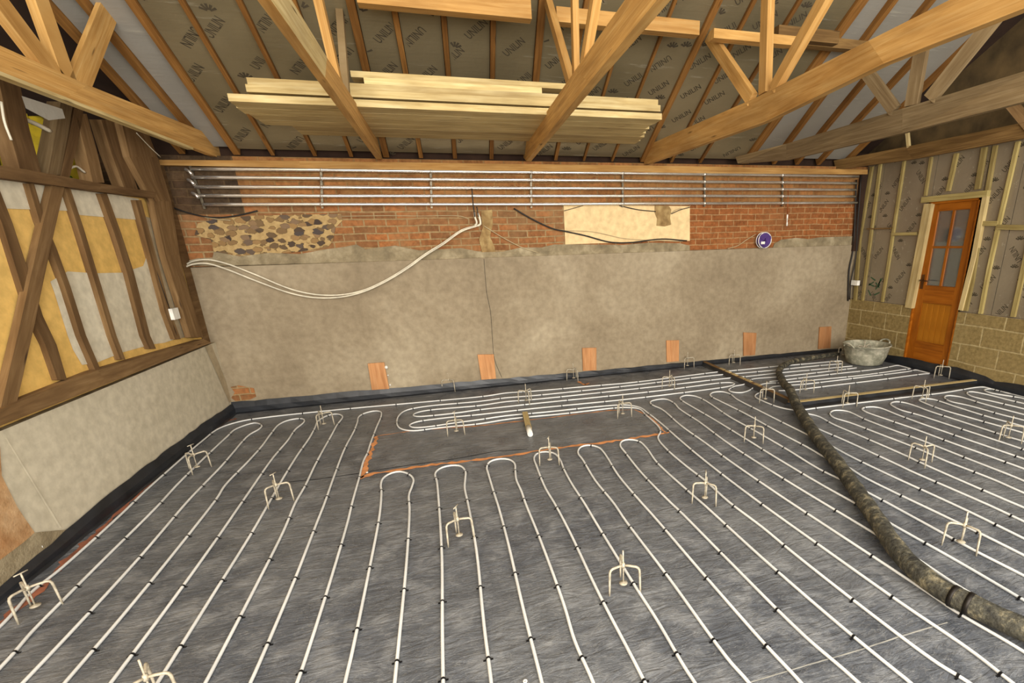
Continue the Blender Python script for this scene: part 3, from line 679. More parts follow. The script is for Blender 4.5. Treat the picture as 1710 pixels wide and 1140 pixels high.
hairC=[
 [(1710,870.5),(1651,843),(1516,784),(1508,780),(1410,734.7),(1361.6,713.7),(1354,709),(1338,699),(1333,694),(1338,690.5),(1350,691),(1365.8,694.7),(1391,708),(1442.6,730),(1517,762.6),(1552,779),(1682.6,835.8),(1710,847.4)],
 [(1710,823),(1658,800),(1579.5,769.5),(1530,748),(1470,724.7),(1417,704.7),(1392,697),(1386,690),(1394,685),(1413,686),(1444.7,700),(1497,720),(1530,731.6),(1609.5,763),(1703.7,800),(1710,803)],
 [(1710,782.6),(1639.5,757),(1589,739),(1530,717),(1475,698),(1444.7,687),(1439.5,682.4),(1449,679.3),(1465.8,680),(1500.5,693),(1551.6,711.6),(1669,752),(1710,766)],
 [(1710,750.5),(1659.5,733.7),(1577,706.8),(1530,691.5),(1505.8,685),(1491,678),(1487,674),(1495,670.6),(1508,671.6),(1530,678),(1551,686),(1603.7,703),(1688,730.5),(1710,737)],
 [(1710,723),(1628,699.7),(1573,683.7),(1543.7,672.6),(1534.7,668),(1540.5,665.5),(1555,666),(1598,679.5),(1651,696),(1710,712)],
 [(1710,701.6),(1674,692.6),(1618,677),(1587,670),(1577,663),(1584.7,660.2),(1603.7,662.6),(1640.5,673.7),(1698,689),(1710,692)],
 [(1710,682.6),(1664.7,671.6),(1622.6,661.6),(1614.7,656.5),(1620.5,653.7),(1641.6,657),(1685.8,668),(1710,673.7)],
 [(1710,665.8),(1703.7,664),(1659.5,657),(1651,655),(1643.5,651),(1655,649),(1668,650.5),(1710,659)]]
outer=[(1710,654.7),(1674,647),(1651,645),(1636,646),(1573,656),(1530,661),(1504.7,664),(1422.6,674),(1363,681),(1337,684.5),(1323,684),(1301.8,680),(1266.7,666),(1261,662),(1264,657.5),(1273.7,654),(1292,645.5),(1311.6,643.5),(1340,641.6),(1360,639.5),(1445,629),(1520,619.5),(1538,616.3),(1557.6,616.2),(1567,618.2),(1561,622.3),(1544,624),(1520,627),(1461,635),(1393.7,643),(1340,649.5),(1317,651.6),(1300,652)]
far=[(1430.5,614),(1360,622.6),(1300.5,629),(1256,633),(1244,641),(1226,645),(1219,648.8),(1217,651.4),(1223,654.4),(1237,655.4),(1249,652.5),(1262,645),(1280,640),(1306,639),(1340,636),(1433.7,627),(1504,617.5),(1525,614.6),(1532,612.5),(1528,609.8),(1513.7,608.6),(1504,609.2),(1480,613.4),(1458,617),(1394.7,624),(1340,630.5),(1304,635),(1285,637)]
ZP=.0085
def world(pts):
    P=[pix(q,2,ZP) for q in pts]
    for p in P: p.x=min(p.x,WX-.10); p.y=min(p.y,-.07)
    return P
YB=-5.5
def runout(P, first=True, last=True):
    P=list(P)
    if first: P=[V((P[0].x+.0,min(YB,P[0].y-.4),ZP))]+P
    if last: P=P+[V((P[-1].x,min(YB,P[-1].y-.4),ZP))]
    return P
def joinruns(runs):
    out=[]
    for i,r in enumerate(runs):
        if out:
            a=out[-1]; b=r[0]; out.append(V(((a.x+b.x)/2,min(a.y,b.y)-.1,ZP)))
        out+=r
    return out
A_runs=[list(reversed(runout(world(HP[0]),True,False)))]+[runout(world(h)) for h in hair]+[runout(world(HP['L2']),False,True)[::-1]]
B_runs=[runout(world(L3),False,True)]+[runout(world(h)) for h in hairB]
C_runs=[runout(world(h)) for h in hairC]+[runout(world(outer),True,False)]
def clipmesh():
    mb=MB(); n=6; wd=.005; r=.0095
    pr=[(-.0125,-.0085),(-.0115,-.004)]+[(r*math.cos(math.pi*(1-k/n)),r*math.sin(math.pi*(1-k/n))) for k in range(n+1)]+[(.0115,-.004),(.0125,-.0085)]
    pi=[(x*.99,z-.0) for x,z in pr]
    for i in range(len(pr)-1):
        (x0,z0),(x1,z1)=pr[i],pr[i+1]
        if i in (0,len(pr)-2): e0=.004
        mb.face([(x0,-wd,z0),(x1,-wd,z1),(x1,wd,z1),(x0,wd,z0)],None)
        mb.face([(x0,-wd,z0),(x1,-wd,z1),(x1*.88,-wd,z1-.0012),(x0*.88,-wd,z0-.0012)],None)
        mb.face([(x0,wd,z0),(x1,wd,z1),(x1*.88,wd,z1-.0012),(x0*.88,wd,z0-.0012)],None)
    mb.box((-.021,-.004,-.0085),(-.011,.004,-.0055)); mb.box((.011,-.004,-.0085),(.021,.004,-.0055))
    return mb
def project(p):
    d=V(p)-CAM; z=d.dot(fwd)
    return (855+SX+FPX*d.dot(RT)/z, 570+SY-FPX*d.dot(UP)/z) if z>.1 else (-999,-999)
clip_me=[None]
def circuit(runs,lab,step=.5,name='heating_pipe'):
    P=cr(joinruns(runs),5); R=resample(P,.035)
    e=empty(name,(R[0].x,R[0].y,0),lab,'pipe')
    mb=MB(); mb.tube(R,.0078,8); mb.build('pipe_run',M['pipe'],e)
    pos=[]; k=int(step/.035)
    for i in range(5,len(R)-5,k):
        p=R[i]; u,v_=project(p)
        if -10<u<1720 and 560<v_<1150: pos.append(((p-CAM).length,p,math.atan2(R[i+1].y-R[i-1].y,R[i+1].x-R[i-1].x)+math.pi/2))
    pos.sort(key=lambda t:t[0])
    rest=MB()
    for n,(d,p,a) in enumerate(pos):
        a-=math.pi
        if n<99:
            if clip_me[0] is None: o=clipmesh().build('pipe_clip',M['black']); clip_me[0]=o.data
            else: o=bpy.data.objects.new('pipe_clip',clip_me[0]); C.link(o)
            o.parent=e; o.location=p-e.location; o.rotation_euler=(0,0,a)
        else:
            c=clipmesh(); ca_,sa=math.cos(a),math.sin(a); b0=len(rest.v)
            rest.v+=[(p.x+x*ca_-y*sa,p.y+x*sa+y*ca_,p.z+z) for x,y,z in c.v]; rest.f+=[tuple(i+b0 for i in f) for f in c.f]; rest.uv+=c.uv; rest.mi+=c.mi; rest.sm+=c.sm
    if rest.f: rest.build('pipe_clip',M['black'],e)['kind']='stuff'
    return e
circuit(A_runs,'white heating pipe snaking over the left and middle floor, with ten hairpin loops')
circuit(B_runs,'white heating pipe whose back loops nest behind the orange rectangle, running under the hose')
circuit(C_runs,'white heating pipe looping over the right-hand floor beyond the hose')
circuit([world(far)],'white heating pipe looped through the batten and past the rubber tub')

# stray pieces on the floor
e=empty('marker_stake',F((880,705)),'short pale stake with a white capped end beside the orange rectangle','stake')
a=F((876.5,687),.042); b=F((883,714),.040); mb=MB(); mb.plank(a,b,.055,.02,(0,0,-1)); mb.build('stake',M['pale'],e)
mb=MB(); mb.tube([F((882,713),.03),F((885.5,725),.028)],.026,10); mb.build('cap',M['wallplug'],e)
mb=MB(); p=F((841,634),.03)
mb.tube([p+V((-.09,0,0)),p+V((-.02,.01,.02)),p+V((.05,-.01,.0)),p+V((.09,.0,-.02))],[.01,.03,.03,.008],8); tag(mb.build('crumpled_tape',M['wallplug']),'crumpled white tape scrap at the foot of the back wall','tape')
for (x,y,lab) in [(613,789,'tiny white screw cap by the rectangle\'s near left corner'),(1076,1138,'small pale ring near the photo\'s lower edge')]:
    p=F((x if x!=1076 else 877,y),.006); mb=MB(); mb.lathe(p,[(.004,0),(.009,0),(.009,.006),(.004,.006),(.004,0)],10); tag(mb.build('plastic_ring',M['wallplug']),lab,'debris')

# ------------------------------------------------------------------ hose
hq=[(1400,590),(1375,594),(1350,598),(1325,603),(1306,612),(1301,622),(1308,640),(1321,665),(1338,692),(1362,730),(1395,772),(1430,822),(1463,870),(1498,922),(1540,965),(1590,999),(1640,1023),(1710,1056),(1790,1090)]
P=cr([pix(q,2,.055) for q in hq],6); P=resample(P,.06)
e=empty('concrete_hose',(P[-1].x,P[-1].y,0),'thick muddy black pump hose lying across the heating pipes','hose')
mb=MB(); rr=random.Random(4); R_=[(.030+.022*min(1,i/(len(P)*.55)))*(1+.03*math.sin(i*1.7)) for i in range(len(P))]
HX=pix((1322,668),2,0); P=[V((p.x,p.y,q_+.0175+.055*math.exp(-((p.x-HX.x)**2+(p.y-HX.y)**2)/.09))) for p,q_ in zip(P,R_)]; mb.tube(P,R_,16); mb.build('hose_body',M['hose'],e)
for q in ((1603,1003),(1625,1015)):
    c=min(range(len(P)),key=lambda i:(P[i]-pix(q,2,.055)).length); d=(P[c+1]-P[c-1]).normalized()
    mb=MB(); mb.tube([P[c]-d*.01,P[c]+d*.01],R_[c]*1.06,16); mb.build('hose_band',M['iron'],e)

# ------------------------------------------------------------------ tub
tc=V((7.99,-.80,0)); e=empty('rubber_tub',tc,'grey mortar-stained rubber tub standing near the brown door','tub')
mb=MB(); mb.lathe(tc,[(0,.004),(.20,.004),(.225,.02),(.262,.12),(.292,.265),(.308,.27),(.304,.282),(.280,.278),(.25,.12),(.21,.035),(0,.03)],40); mb.build('tub_body',M['rubber'],e)
for s in (-1,1):
    mb=MB(); c=tc+V((s*.298,0,.268)); mb.tube(cr([c+V((0,-.09,-.01)),c+V((s*.03,-.06,.03)),c+V((s*.04,0,.045)),c+V((s*.03,.06,.03)),c+V((0,.09,-.01))],4),.012,8); mb.build('tub_handle',M['rubber'],e)

# ------------------------------------------------------------------ tripods
def tripod_parts():
    d={}
    mb=MB(); mb.lathe((0,0,.030),[(0,.002),(.021,.002),(.022,.006),(.01,.009),(.006,.012),(0,.012)],16); d['foot_disc']=mb
    mb=MB(); mb.tube([(0,0,.036),(0,0,.228)],.0038,8); d['rod']=mb
    mb=MB(); mb.tube([(-.028,0,.228),(.028,0,.228)],.0032,6); d['t_handle']=mb
    mb=MB(); mb.lathe((0,0,.128),[(0,0),(.010,0),(.011,.014),(.008,.028),(0,.028)],10); d['hub']=mb
    mb=MB(); mb.tube([(.006,0,.142),(.030,0,.147),(.070,0,.150),(.081,0,.146),(.0865,0,.136),(.088,0,.115),(.090,0,.05),(.092,0,.0)],[.0062,.0062,.0064,.0064,.0062,.006,.0052,.0042],8); d['leg']=mb
    return d
TP=tripod_parts(); TM={}
TL=[((59,1011),(31.6,1042),1,'tripod at the lower left corner, beside the cement ledge'),
 ((257,1166),(320,1168),0,'tripod cut off by the bottom edge of the photo'),
 ((329,779),(310.5,783),1,'tripod on the outermost pipes beside the low white wall'),
 ((466,832),(446.5,851),1,'tripod astride a pipe, halfway along the left floor'),
 ((541,707),(529,719),0,'tripod over the third hairpin bend from the left'),
 ((420,678),(435.5,682),0,'tripod in the back left corner under the broken render'),
 ((751,648),(763,654.5),1,'tripod at the back wall between first and second plywood pieces'),
 ((762,719),(777,726),1,'tripod over the inner loops left of the pale stake'),
 ((767,892.6),(745,916),1,'tripod between two straight pipes in the middle foreground'),
 ((879,668),(868,673),0,'tripod on the long parallel pipes directly behind the pale stake'),
 ((958,630.5),(968,637.6),1,'tripod at the back wall just left of the third plywood piece'),
 ((918,766.6),(903,777),1,'tripod standing over a hairpin bend at the orange line'),
 ((1040,690),(1026,702),0,'tripod at the right end of the orange rectangle'),
 ((1041,973),(1012,998),0,'nearest whole tripod, in the foreground right of centre'),
 ((1148,610),(1138.6,618),0,'tripod at the wall end of the dark batten'),
 ((1118,644),(1105,649),1,'tripod on the parallel pipes left of the dark batten'),
 ((1177,830),(1156.7,840),1,'tripod in mid floor left of the hose, with a T-shaped top'),
 ((1225.4,605),(1216,610.5),1,'tripod at the back wall beyond the dark batten'),
 ((1258.8,730),(1275.8,741),0,'tripod close to the left of the hose'),
 ((1278,665.4),(1288.6,671.6),1,'tripod against the dark batten near its hose end'),
 ((1345,650),(1332.5,657.5),0,'tripod on pipes just beyond the hose, before the tub'),
 ((1396,618),(1380.5,620),0,'tripod on the far pipes left of the rubber tub'),
 ((1415,672.6),(1430,679),0,'tripod left along the pale batten crossing the floor'),
 ((1540,663),(1551,666),0,'tripod right along the pale batten crossing the floor'),
 ((1571,626),(1554.7,631.6),0,'tripod in front of the brown door\'s threshold'),
 ((1667,639.5),(1679,647.5),1,'tripod by the blockwork at the end of the pale batten'),
 ((1540,767),(1548,788),0,'tripod on the right-hand loops, nearer to the hose'),
 ((1684,730),(1661,738.5),0,'tripod near the right edge of the photo'),
 ((1604.7,904),(1573,910),0,'large tripod right of the hose in the lower right'),
 ((1408,592),(1403,591),1,'tripod in the back right corner behind the tub')]
def place_tripod(loc,ang,T,lab,tilt=(0,0)):
    e=empty('levelling_tripod',loc,lab,'tripod','screed levelling tripods'); e.rotation_euler=(tilt[0],tilt[1],ang)
    for k in ('foot_disc','rod','t_handle','hub'):
        if k=='t_handle' and not T: continue
        if k in TM: o=bpy.data.objects.new(k,TM[k]); C.link(o); o.parent=e
        else: o=TP[k].build(k,M['zinc']); TM[k]=o.data; o.parent=e
        if k=='t_handle': o.rotation_euler=(0,0,1.1-ang)
    for i in range(3):
        if 'leg' in TM: o=bpy.data.objects.new('leg',TM['leg']); C.link(o)
        else: o=TP['leg'].build('leg',M['zinc']); TM['leg']=o.data
        o.parent=e; o.rotation_euler=(0,0,i*2*math.pi/3)
for c,f,T,lab in TL:
    a=pix(c,2,.034); a.z=0; b=pix(f,2,0); place_tripod(a,math.atan2(b.y-a.y,b.x-a.x),T,'pale metal '+lab)
place_tripod((7.92,-.80,.10),.8,0,'pale metal tripod stored inside the rubber tub',(.15,.1))
place_tripod((8.07,-.76,.09),2.1,1,'second metal tripod leaning inside the rubber tub',(-.2,.25))

# ------------------------------------------------------------------ plywood packers at the wall foot
for qs,lab in [([(621,651),(650,649),(641.6,605),(614,607)],'leftmost'),([(804,634),(828.4,632),(824.5,591.6),(797.4,592)],'second from the left'),([(973.7,619),(996,618),(996,580.5),(972.4,581)],'third from the left'),
  ([(1113.7,604.5),(1133.7,603),(1134,568),(1113,568.4)],'fourth from the left'),([(1241.8,594),(1261,592.5),(1263.5,555.8),(1241.8,555)],'fifth from the left'),([(1366.7,582.5),(1387,581),(1388.6,545),(1369,546)],'rightmost')]:
    mb=MB(); pts=[B(q,-.022) for q in qs]; off=V((0,.016,0)); mb.hexa([pts[0],pts[1],pts[1]+off,pts[0]+off,pts[3],pts[2],pts[2]+off,pts[3]+off])
    tag(mb.build('plywood_offcut',M['ply']),lab+' upright plywood offcut against the grey back wall','board','plywood offcuts along the back wall')
# white putty dabs by the first offcut
mb=MB(); c=B((645,613),-.012)
for dz,r in ((0,.022),(-.1,.01),(-.22,.012)): mb.lathe(c+V((.0+dz*-.05,0,dz)),[(0,-r),(r*.7,-r*.7),(r,0),(r*.7,r*.7),(0,r)],8)
tag(mb.build('putty_dab',M['wallplug']),'white putty dabs beside the leftmost plywood offcut','putty')

# ------------------------------------------------------------------ wall plate and foil pipes
mb=MB(); A=[B(q,-.05) for q in [(236,275),(500,280),(850,286),(1150,289),(1449,291)]]; Bq=[B(q,-.05) for q in [(236,266.5),(500,268.5),(850,273.5),(1150,277.5),(1449,283)]]
mb.strip(A,Bq,(0,.1,0)); tag(mb.build('wall_plate',M['truss']),'long timber plate along the top of the back wall','beam')
rows=[[(318,282),(537,283.5),(720,286),(887,287.5),(1040,289),(1177,291),(1307,292.5),(1440,294.5)],
 [(320,296),(537,297.5),(720,299.5),(887,300.5),(1040,301.5),(1177,303.5),(1307,304.5),(1438,306)],
 [(325,312),(537,312.5),(720,313.5),(887,314),(1040,314.5),(1177,315.5),(1307,316),(1437,317)],
 [(328,326.5),(537,327),(720,327),(887,327),(1040,327),(1177,327),(1307,327.5),(1435,328)],
 [(340,341.5),(537,341),(720,341),(887,341),(1040,340),(1177,339.5),(1307,339),(1433,338.5)]]
names=['topmost','second from top','middle','second lowest','lowest']
for i,r in enumerate(rows):
    e=empty('foil_pipe',B(r[0],-.04),names[i]+' of five shiny silver pipes running along the back wall','pipe','silver pipes along the back wall')
    mb=MB(); mb.tube(resample([B(q,-.04) for q in r],.25),.017,12); mb.build('pipe_run',M['steel'],e)
    for j,q in enumerate(r[1:-1]):
        c=B(q,-.04); mb=MB(); mb.tube([c+V((-.012,0,0)),c+V((.012,0,0))],.022,12); mb.build('joint_clamp',M['steel'],e)
for j,lab in enumerate(['at the dark left end','first to the right of the flint patch','above the tangle of white ends','above the cream patch\'s left side','above the hole in the cream patch','just right of the cream patch','by the hanging copper tail']):
    t,b=B(rows[0][j],-.018),B(rows[4][j],-.018); mb=MB(); mb.plank(t+V((0,0,.04)),b-V((0,0,.04)),.022,.012,(0,1,0))
    tag(mb.build('pipe_bracket',M['bracket']),'upright metal strip holding the silver pipes, '+lab,'bracket','brackets of the silver pipes')
# left-end fittings
for k,(q,lab) in enumerate([((316,286),'upper'),((320,303),'middle'),((327,325),'lower')]):
    c=B(q,-.05); mb=MB(); mb.tube([c+V((-.03,0,.02)),c,c+V((.02,-.01,-.03))],.016,8); tag(mb.build('elbow_fitting',M['steel']),lab+' bright elbow fitting at the left end of the pipes','fitting')

# ------------------------------------------------------------------ cables on the back wall
c1=[(306,445),(320.5,436.5),(347,433.4),(378,440),(423,457),(484,482),(523,491),(563,492.6),(602,486),(641.6,469),(681,445),(710,424),(739,406),(771,384),(793,377)]
c2=[(306,447),(322,441),(347,440),(380,450),(423,467),(484,489),(523,496.5),(563,496.5),(602,488.5),(641,471.5),(681,447.5),(710,426.5),(739,408.5),(771,386),(797,377)]
cable('white_conduit',c1,1,-.05,.0085,'conduit','upper of two cream pipes sagging across the grey wall','pipe','pair of sagging cream pipes',8)
cable('white_conduit',c2,1,-.075,.0085,'conduit','lower of two cream pipes sagging across the grey wall','pipe','pair of sagging cream pipes',8)
cable('pipe_tail',[(793,377),(796,372),(793,362),(792,354)],1,-.06,.012,'conduit','left white pipe end turning up under the silver pipes','pipe')
cable('pipe_tail',[(797,377),(802,374),(801,364),(798,356)],1,-.07,.012,'conduit','right white pipe end turning up under the silver pipes','pipe')
cable('threaded_rod',[(788,315),(790,340),(793,362)],1,-.085,.007,'cableblack','dark rod hanging down above the white pipe ends','rod')
cable('threaded_rod',[(796,345),(799,362)],1,-.08,.006,'cableblack','short dark rod beside the right white pipe end','rod')
cable('wall_cable',[(808,377),(837,395),(874,414),(900,422)],1,-.0,.005,'cabletan','thin beige cable sloping down right from the white ends')
cable('wall_cable',[(276,342),(313,355),(350,364),(385,368)],1,-.0,.005,'cabletan','thin beige cable by the top of the corner post','cable')
cable('wall_cable',[(260,335),(310,354),(345,362),(372,363),(400,359),(430,352)],1,.0,.008,'cableblack','dark cable drooping left above the flint patch')
cable('wall_cable',[(570,361),(640,360),(700,360.5),(770,361),(783,366)],1,.01,.004,'cabletan','straight thin cable across bricks left of the white ends')
cable('wall_cable',[(858,348),(889,366),(924,382),(943,386),(976,393),(1018,404),(1050,405),(1105,399),(1147,402)],1,-.005,.009,'cableblack','black cable sagging across the cream plaster patch')
cable('wall_cable',[(943,385),(990,387),(1042,398),(1090,401),(1140,403)],1,-.002,.004,'cabletan','fine brown cable above the black one on cream plaster')
cable('wall_cable',[(942,352),(960,347),(974,343)],1,.0,.004,'cableblack','short dark wire in the cream patch\'s top left corner')
cable('wall_cable',[(1034,343),(1065,350),(1095,353)],1,.0,.006,'cableblack','dark wire entering the hole in the cream patch')
cable('wall_cable',[(1121,357),(1137,350),(1152,346)],1,.0,.005,'cableblack','dark wire leaving the hole in the cream patch rightward')
cable('wall_cable',[(1120,356),(1132,349),(1145,348),(1153,343)],1,.0,.004,'cabletan','pale wire above the one leaving the plaster hole')
cable('wall_cable',[(1215,415),(1232,410),(1247,400),(1262,391)],1,.0,.005,'cabletan','thin cable reaching up to the purple reel')
cable('wire',[(808,432),(811,470),(813,490),(819,520),(822,560),(826,600),(838,630)],1,-.004,.0022,'cableblack','hairline dark wire running down the grey wall','wire')
e=empty('copper_tail',B((1316,340),-.05),'thin copper tail hanging below the silver pipes','pipe')
mb=MB(); mb.tube([B((1316.5,315),-.05),B((1315.5,340),-.05),B((1315,362),-.05)],.006,8); mb.build('tube',M['copper'],e)
mb=MB(); mb.tube([B((1315,358),-.05),B((1314.5,366),-.05)],.010,8); mb.tube([B((1314.5,366),-.05),B((1314.3,372),-.05)],.006,8); mb.tube([B((1314.3,371),-.05),B((1314,377),-.05)],.011,8); mb.build('end_cap',M['wallplug'],e)
# purple reel on the render ledge
c=B((1275,401),-.07); e=empty('cable_reel',c,'round purple reel standing on the ledge of the grey wall','reel')
def disc(mb,c,r,y0,y1,seg=28,ri=0):
    for k in range(seg):
        a0,a1=2*math.pi*k/seg,2*math.pi*(k+1)/seg
        p=lambda a,r_,y: V((c.x+r_*math.cos(a),c.y+y,c.z+r_*math.sin(a)))
        mb.face([p(a0,r,y0),p(a1,r,y0),p(a1,ri,y0),p(a0,ri,y0)],None); mb.face([p(a0,r,y1),p(a0,ri,y1),p(a1,ri,y1),p(a1,r,y1)],None)
        mb.face([p(a0,r,y0),p(a0,r,y1),p(a1,r,y1),p(a1,r,y0)],None,0,True)
        if ri: mb.face([p(a0,ri,y0),p(a1,ri,y0),p(a1,ri,y1),p(a0,ri,y1)],None,0,True)
rr_=.105
mb=MB(); disc(mb,c,rr_,-.035,-.03,ri=.096); disc(mb,c,rr_,.02,.025); mb.build('flange',M['wallplug'],e)
mb=MB(); disc(mb,c,.097,-.03,.02); mb.build('wound_core',M['purple'],e)
mb=MB(); 
for k in range(3):
    a=k*2.09+.4; d=V((math.cos(a),0,math.sin(a))); n=V((-math.sin(a),0,math.cos(a))); o=c+V((0,-.036,0)); mb.hexa([o-n*.02,o+n*.02,o+n*.02+V((0,.005,0)),o-n*.02+V((0,.005,0)),o+d*.1-n*.02,o+d*.1+n*.02,o+d*.1+n*.02+V((0,.005,0)),o+d*.1-n*.02+V((0,.005,0))])
mb.build('spoke',M['purple'],e)
mb=MB(); o=c+V((-.035,-.041,-.035)); mb.box((o.x-.03,o.y-.002,o.z-.015),(o.x+.03,o.y,o.z+.018)); mb.build('reel_label',M['wallplug'],e)

# ------------------------------------------------------------------ roof
TH=math.radians(28); Z0=2.665
RN=V((0,math.sin(TH),math.cos(TH)))          # roof normal pointing outwards
RD=V((0,-math.cos(TH),math.sin(TH)))         # up the slope
O0=V((0,0,Z0))
def roofp(q): return pixp(q,O0,RN)
def raf(q0,q1,wd,dep,lab,name='rafter',L=5.2,mat='rafter'):
    a=roofp(q0); b=roofp(q1); d=(b-a).normalized(); a=a-d*((a.y+ .0)/d.y) if False else a
    t=(.025-a.y)/d.y; a=a+d*t; b=a+d*L
    s=d.cross(RN).normalized(); mb=MB()
    h=s*wd/2; up=RN*.14
    mb.hexa([a-h,a+h,a+h+up,a-h+up,b-h,b+h,b+h+up,b-h+up]); return tag(mb.build(name,M[mat]),lab,'rafter','rafters under the roof'), a, b
RAF=[((221,166),(92,26),.05,.10,'leftmost rafter, high above the left wall'),
 ((310,210),(134,2),.05,.10,'rafter just left of the plain grey roof bay'),
 ((392,253),(216,0),.06,.10,'rafter along the right edge of the plain grey roof bay'),
 ((455,258),(301,0),.035,.06,'thin rafter, first to the right of the left truss'),
 ((526,260),(400,5),.035,.06,'thin rafter, second to the right of the left truss'),
 ((587,262),(489,0),.035,.06,'thin rafter half hidden behind the light tie beam'),
 ((645,262),(584,0),.06,.08,'orange rafter rising from the foot of the light tie beam'),
 ((703,262),(657,10),.042,.06,'dark rafter left of centre above the timber stack'),
 ((760,265),(740,16),.042,.06,'dark rafter nearly vertical in the photo\'s centre'),
 ((821,267),(824,24),.042,.06,'dark rafter just right of centre above the stack'),
 ((884,266),(906,10),.06,.08,'orange rafter at the central truss'),
 ((930,258),(965,80),.035,.06,'rafter mostly hidden behind the central tie beam'),
 ((979,256),(1021,116),.025,.05,'thin dark rafter right of the central tie beam'),
 ((1027,258),(1103,66),.025,.05,'thin rafter above the right end of the stack'),
 ((1080,256),(1202,0),.06,.08,'orange-red rafter rising from the big bright tie beam\'s foot'),
 ((1128,258),(1243,36),.035,.05,'pale thin rafter right of the orange-red one'),
 ((1176,261),(1338,0),.035,.06,'rafter behind the upright webs on the right'),
 ((1250,266),(1443,0),.10,.12,'broad dark rafter right of the upright webs'),
 ((1297,268),(1497,0),.05,.12,'dark rafter, first beyond the broad right-hand one'),
 ((1335,270),(1560,0),.05,.12,'dark rafter, second beyond the broad right-hand one'),
 ((1370,272),(1625,0),.05,.12,'dark rafter, third beyond the broad right-hand one'),
 ((1410,276),(1700,0),.05,.12,'last dark rafter before the right wall')]
RAFP=[]
for i,(q0,q1,wd,dep,lab) in enumerate(RAF):
    o,a,b=raf(q0,q1,wd,dep,lab); RAFP.append((a,b,dep,wd))
# insulation boards in the bays
def line_at(i,y):
    a,b=RAFP[i][:2]; t=(y-a.y)/(b.y-a.y); return a.lerp(b,t)
rnd=random.Random(11)
EX=V((1,0,0))
baylab=['leftmost roof bay above the left wall','second roof bay from the left','third roof bay from the left, the broad plain one','fourth roof bay from the left, the first with print','fifth roof bay from the left','sixth roof bay from the left',
 'seventh roof bay, crossed by the light tie beam','eighth roof bay, left of centre','ninth roof bay, left of the central dark rafter','tenth roof bay, right of the central dark rafter','eleventh roof bay, left of the central truss rafter','twelfth roof bay, beside the central tie beam',
 'thirteenth roof bay, right of the central tie beam','fourteenth roof bay, above the stack\'s right end','fifteenth roof bay, left of the orange-red rafter','sixteenth roof bay, right of the orange-red rafter','seventeenth roof bay, crossed by upright webs',
 'eighteenth roof bay, the plain one behind upright webs','nineteenth roof bay, beyond the broad dark rafter','twentieth roof bay, above the bright tie beam','twenty-first roof bay, second before the right wall','last roof bay before the right wall']
for i in range(len(RAFP)-1):
    dep=max(.02,min(RAFP[i][2],RAFP[i+1][2])*.5)
    y0,y1=-.02,-4.1
    w0=V((RAFP[i][3]/2+.004,0,0)); w1=V((RAFP[i+1][3]/2+.004,0,0)); P=[line_at(i,y0)+w0,line_at(i+1,y0)-w1,line_at(i+1,y1)-w1,line_at(i,y1)+w0]
    u=RN*dep; mb=MB(); s=[p+u for p in P]; th=RN*.08
    mb.hexa([s[0],s[1],s[1]+th,s[0]+th,s[3],s[2],s[2]+th,s[3]+th],0)
    plainbay = i<2 or i==2-1 or i>=17 or i==1
    if i in (1,): plainbay=True
    if not plainbay:
        L_=4.3; v=.08+((i*37)%10)*.03; k=0
        while v<L_:
            y=y0-v*math.cos(TH)
            if y<y1: break
            xl=line_at(i,y).x; xr=line_at(i+1,y).x
            xc=rnd.uniform(xl+.05,xr-.05) if xr-xl>.12 else (xl+xr)/2
            c=V((xc,y,0)); zc=Z0+(-y)*math.tan(TH); c=V((xc,y,zc))+RN*(dep-.0015)
            fl=rnd.random()<.35
            # the print runs diagonally; clip at the neighbouring rafters
            clip=lambda p,i=i: line_at(i,p.y).x+RAFP[i][3]/2+.006<p.x<line_at(i+1,p.y).x-RAFP[i+1][3]/2-.006
            ang=math.radians(47)
            stamp(mb,'UNILIN',c,EX,RD,.10,ang+(math.pi if fl else 0),1,clip)
            dd=EX*math.cos(ang)+RD*math.sin(ang); logo(mb,c+dd*(.26 if fl else -.26),EX,RD,.12,1,clip)
            v+=rnd.uniform(.27,.38)
    tag(mb.build('insulation_board',[M['foilplain'] if plainbay else M['foil'],M['ink']]),('plain grey' if plainbay else 'foil-faced printed')+' insulation board in the '+baylab[i],'insulation board','insulation boards between the rafters')
# outer roof deck over everything
mb=MB()
def rp(x,y,o): return V((x,y,Z0-y*math.tan(TH)))+RN*o
mb.face([rp(-2.6,.5,.2),rp(9.6,.5,.2),rp(9.6,-4.6,.2),rp(-2.6,-4.6,.2)],None,0)
mb.build('ceiling',[M['felt']])['kind']='structure'

# ------------------------------------------------------------------ trusses
def truss(lab,zt,bot,top,thk,side,webs,mat='truss',sap=None):
    """bot/top: photo points of the lower and upper edges of the visible face of the tie beam"""
    A=[pix(q,2,zt) for q in bot]
    n=(A[-1]-A[0]).cross(V((0,0,1))).normalized()
    if n.x*side<0: n=-n                       # n points to the hidden side
    Bq=[pixp(q,A[0],n) for q in top]
    # make both polylines share their ends
    e=empty('roof_truss',(A[0].x,A[0].y,zt),lab,'truss','timber roof trusses')
    mb=MB(); mb.strip(A,Bq,n*thk)
    if sap: mb.mi[4]=1
    mb.build('tie_beam',[M[mat],M[sap or mat]],e)
    for (q0,q1,wd,t_,mt) in webs:
        a=pixp(q0,A[0]+n*.004,n); b=pixp(q1,A[0]+n*.004,n); mb=MB(); mb.plank(a,b,wd,t_,n); mb.build('web',M[mt],e)
    return e,A,n
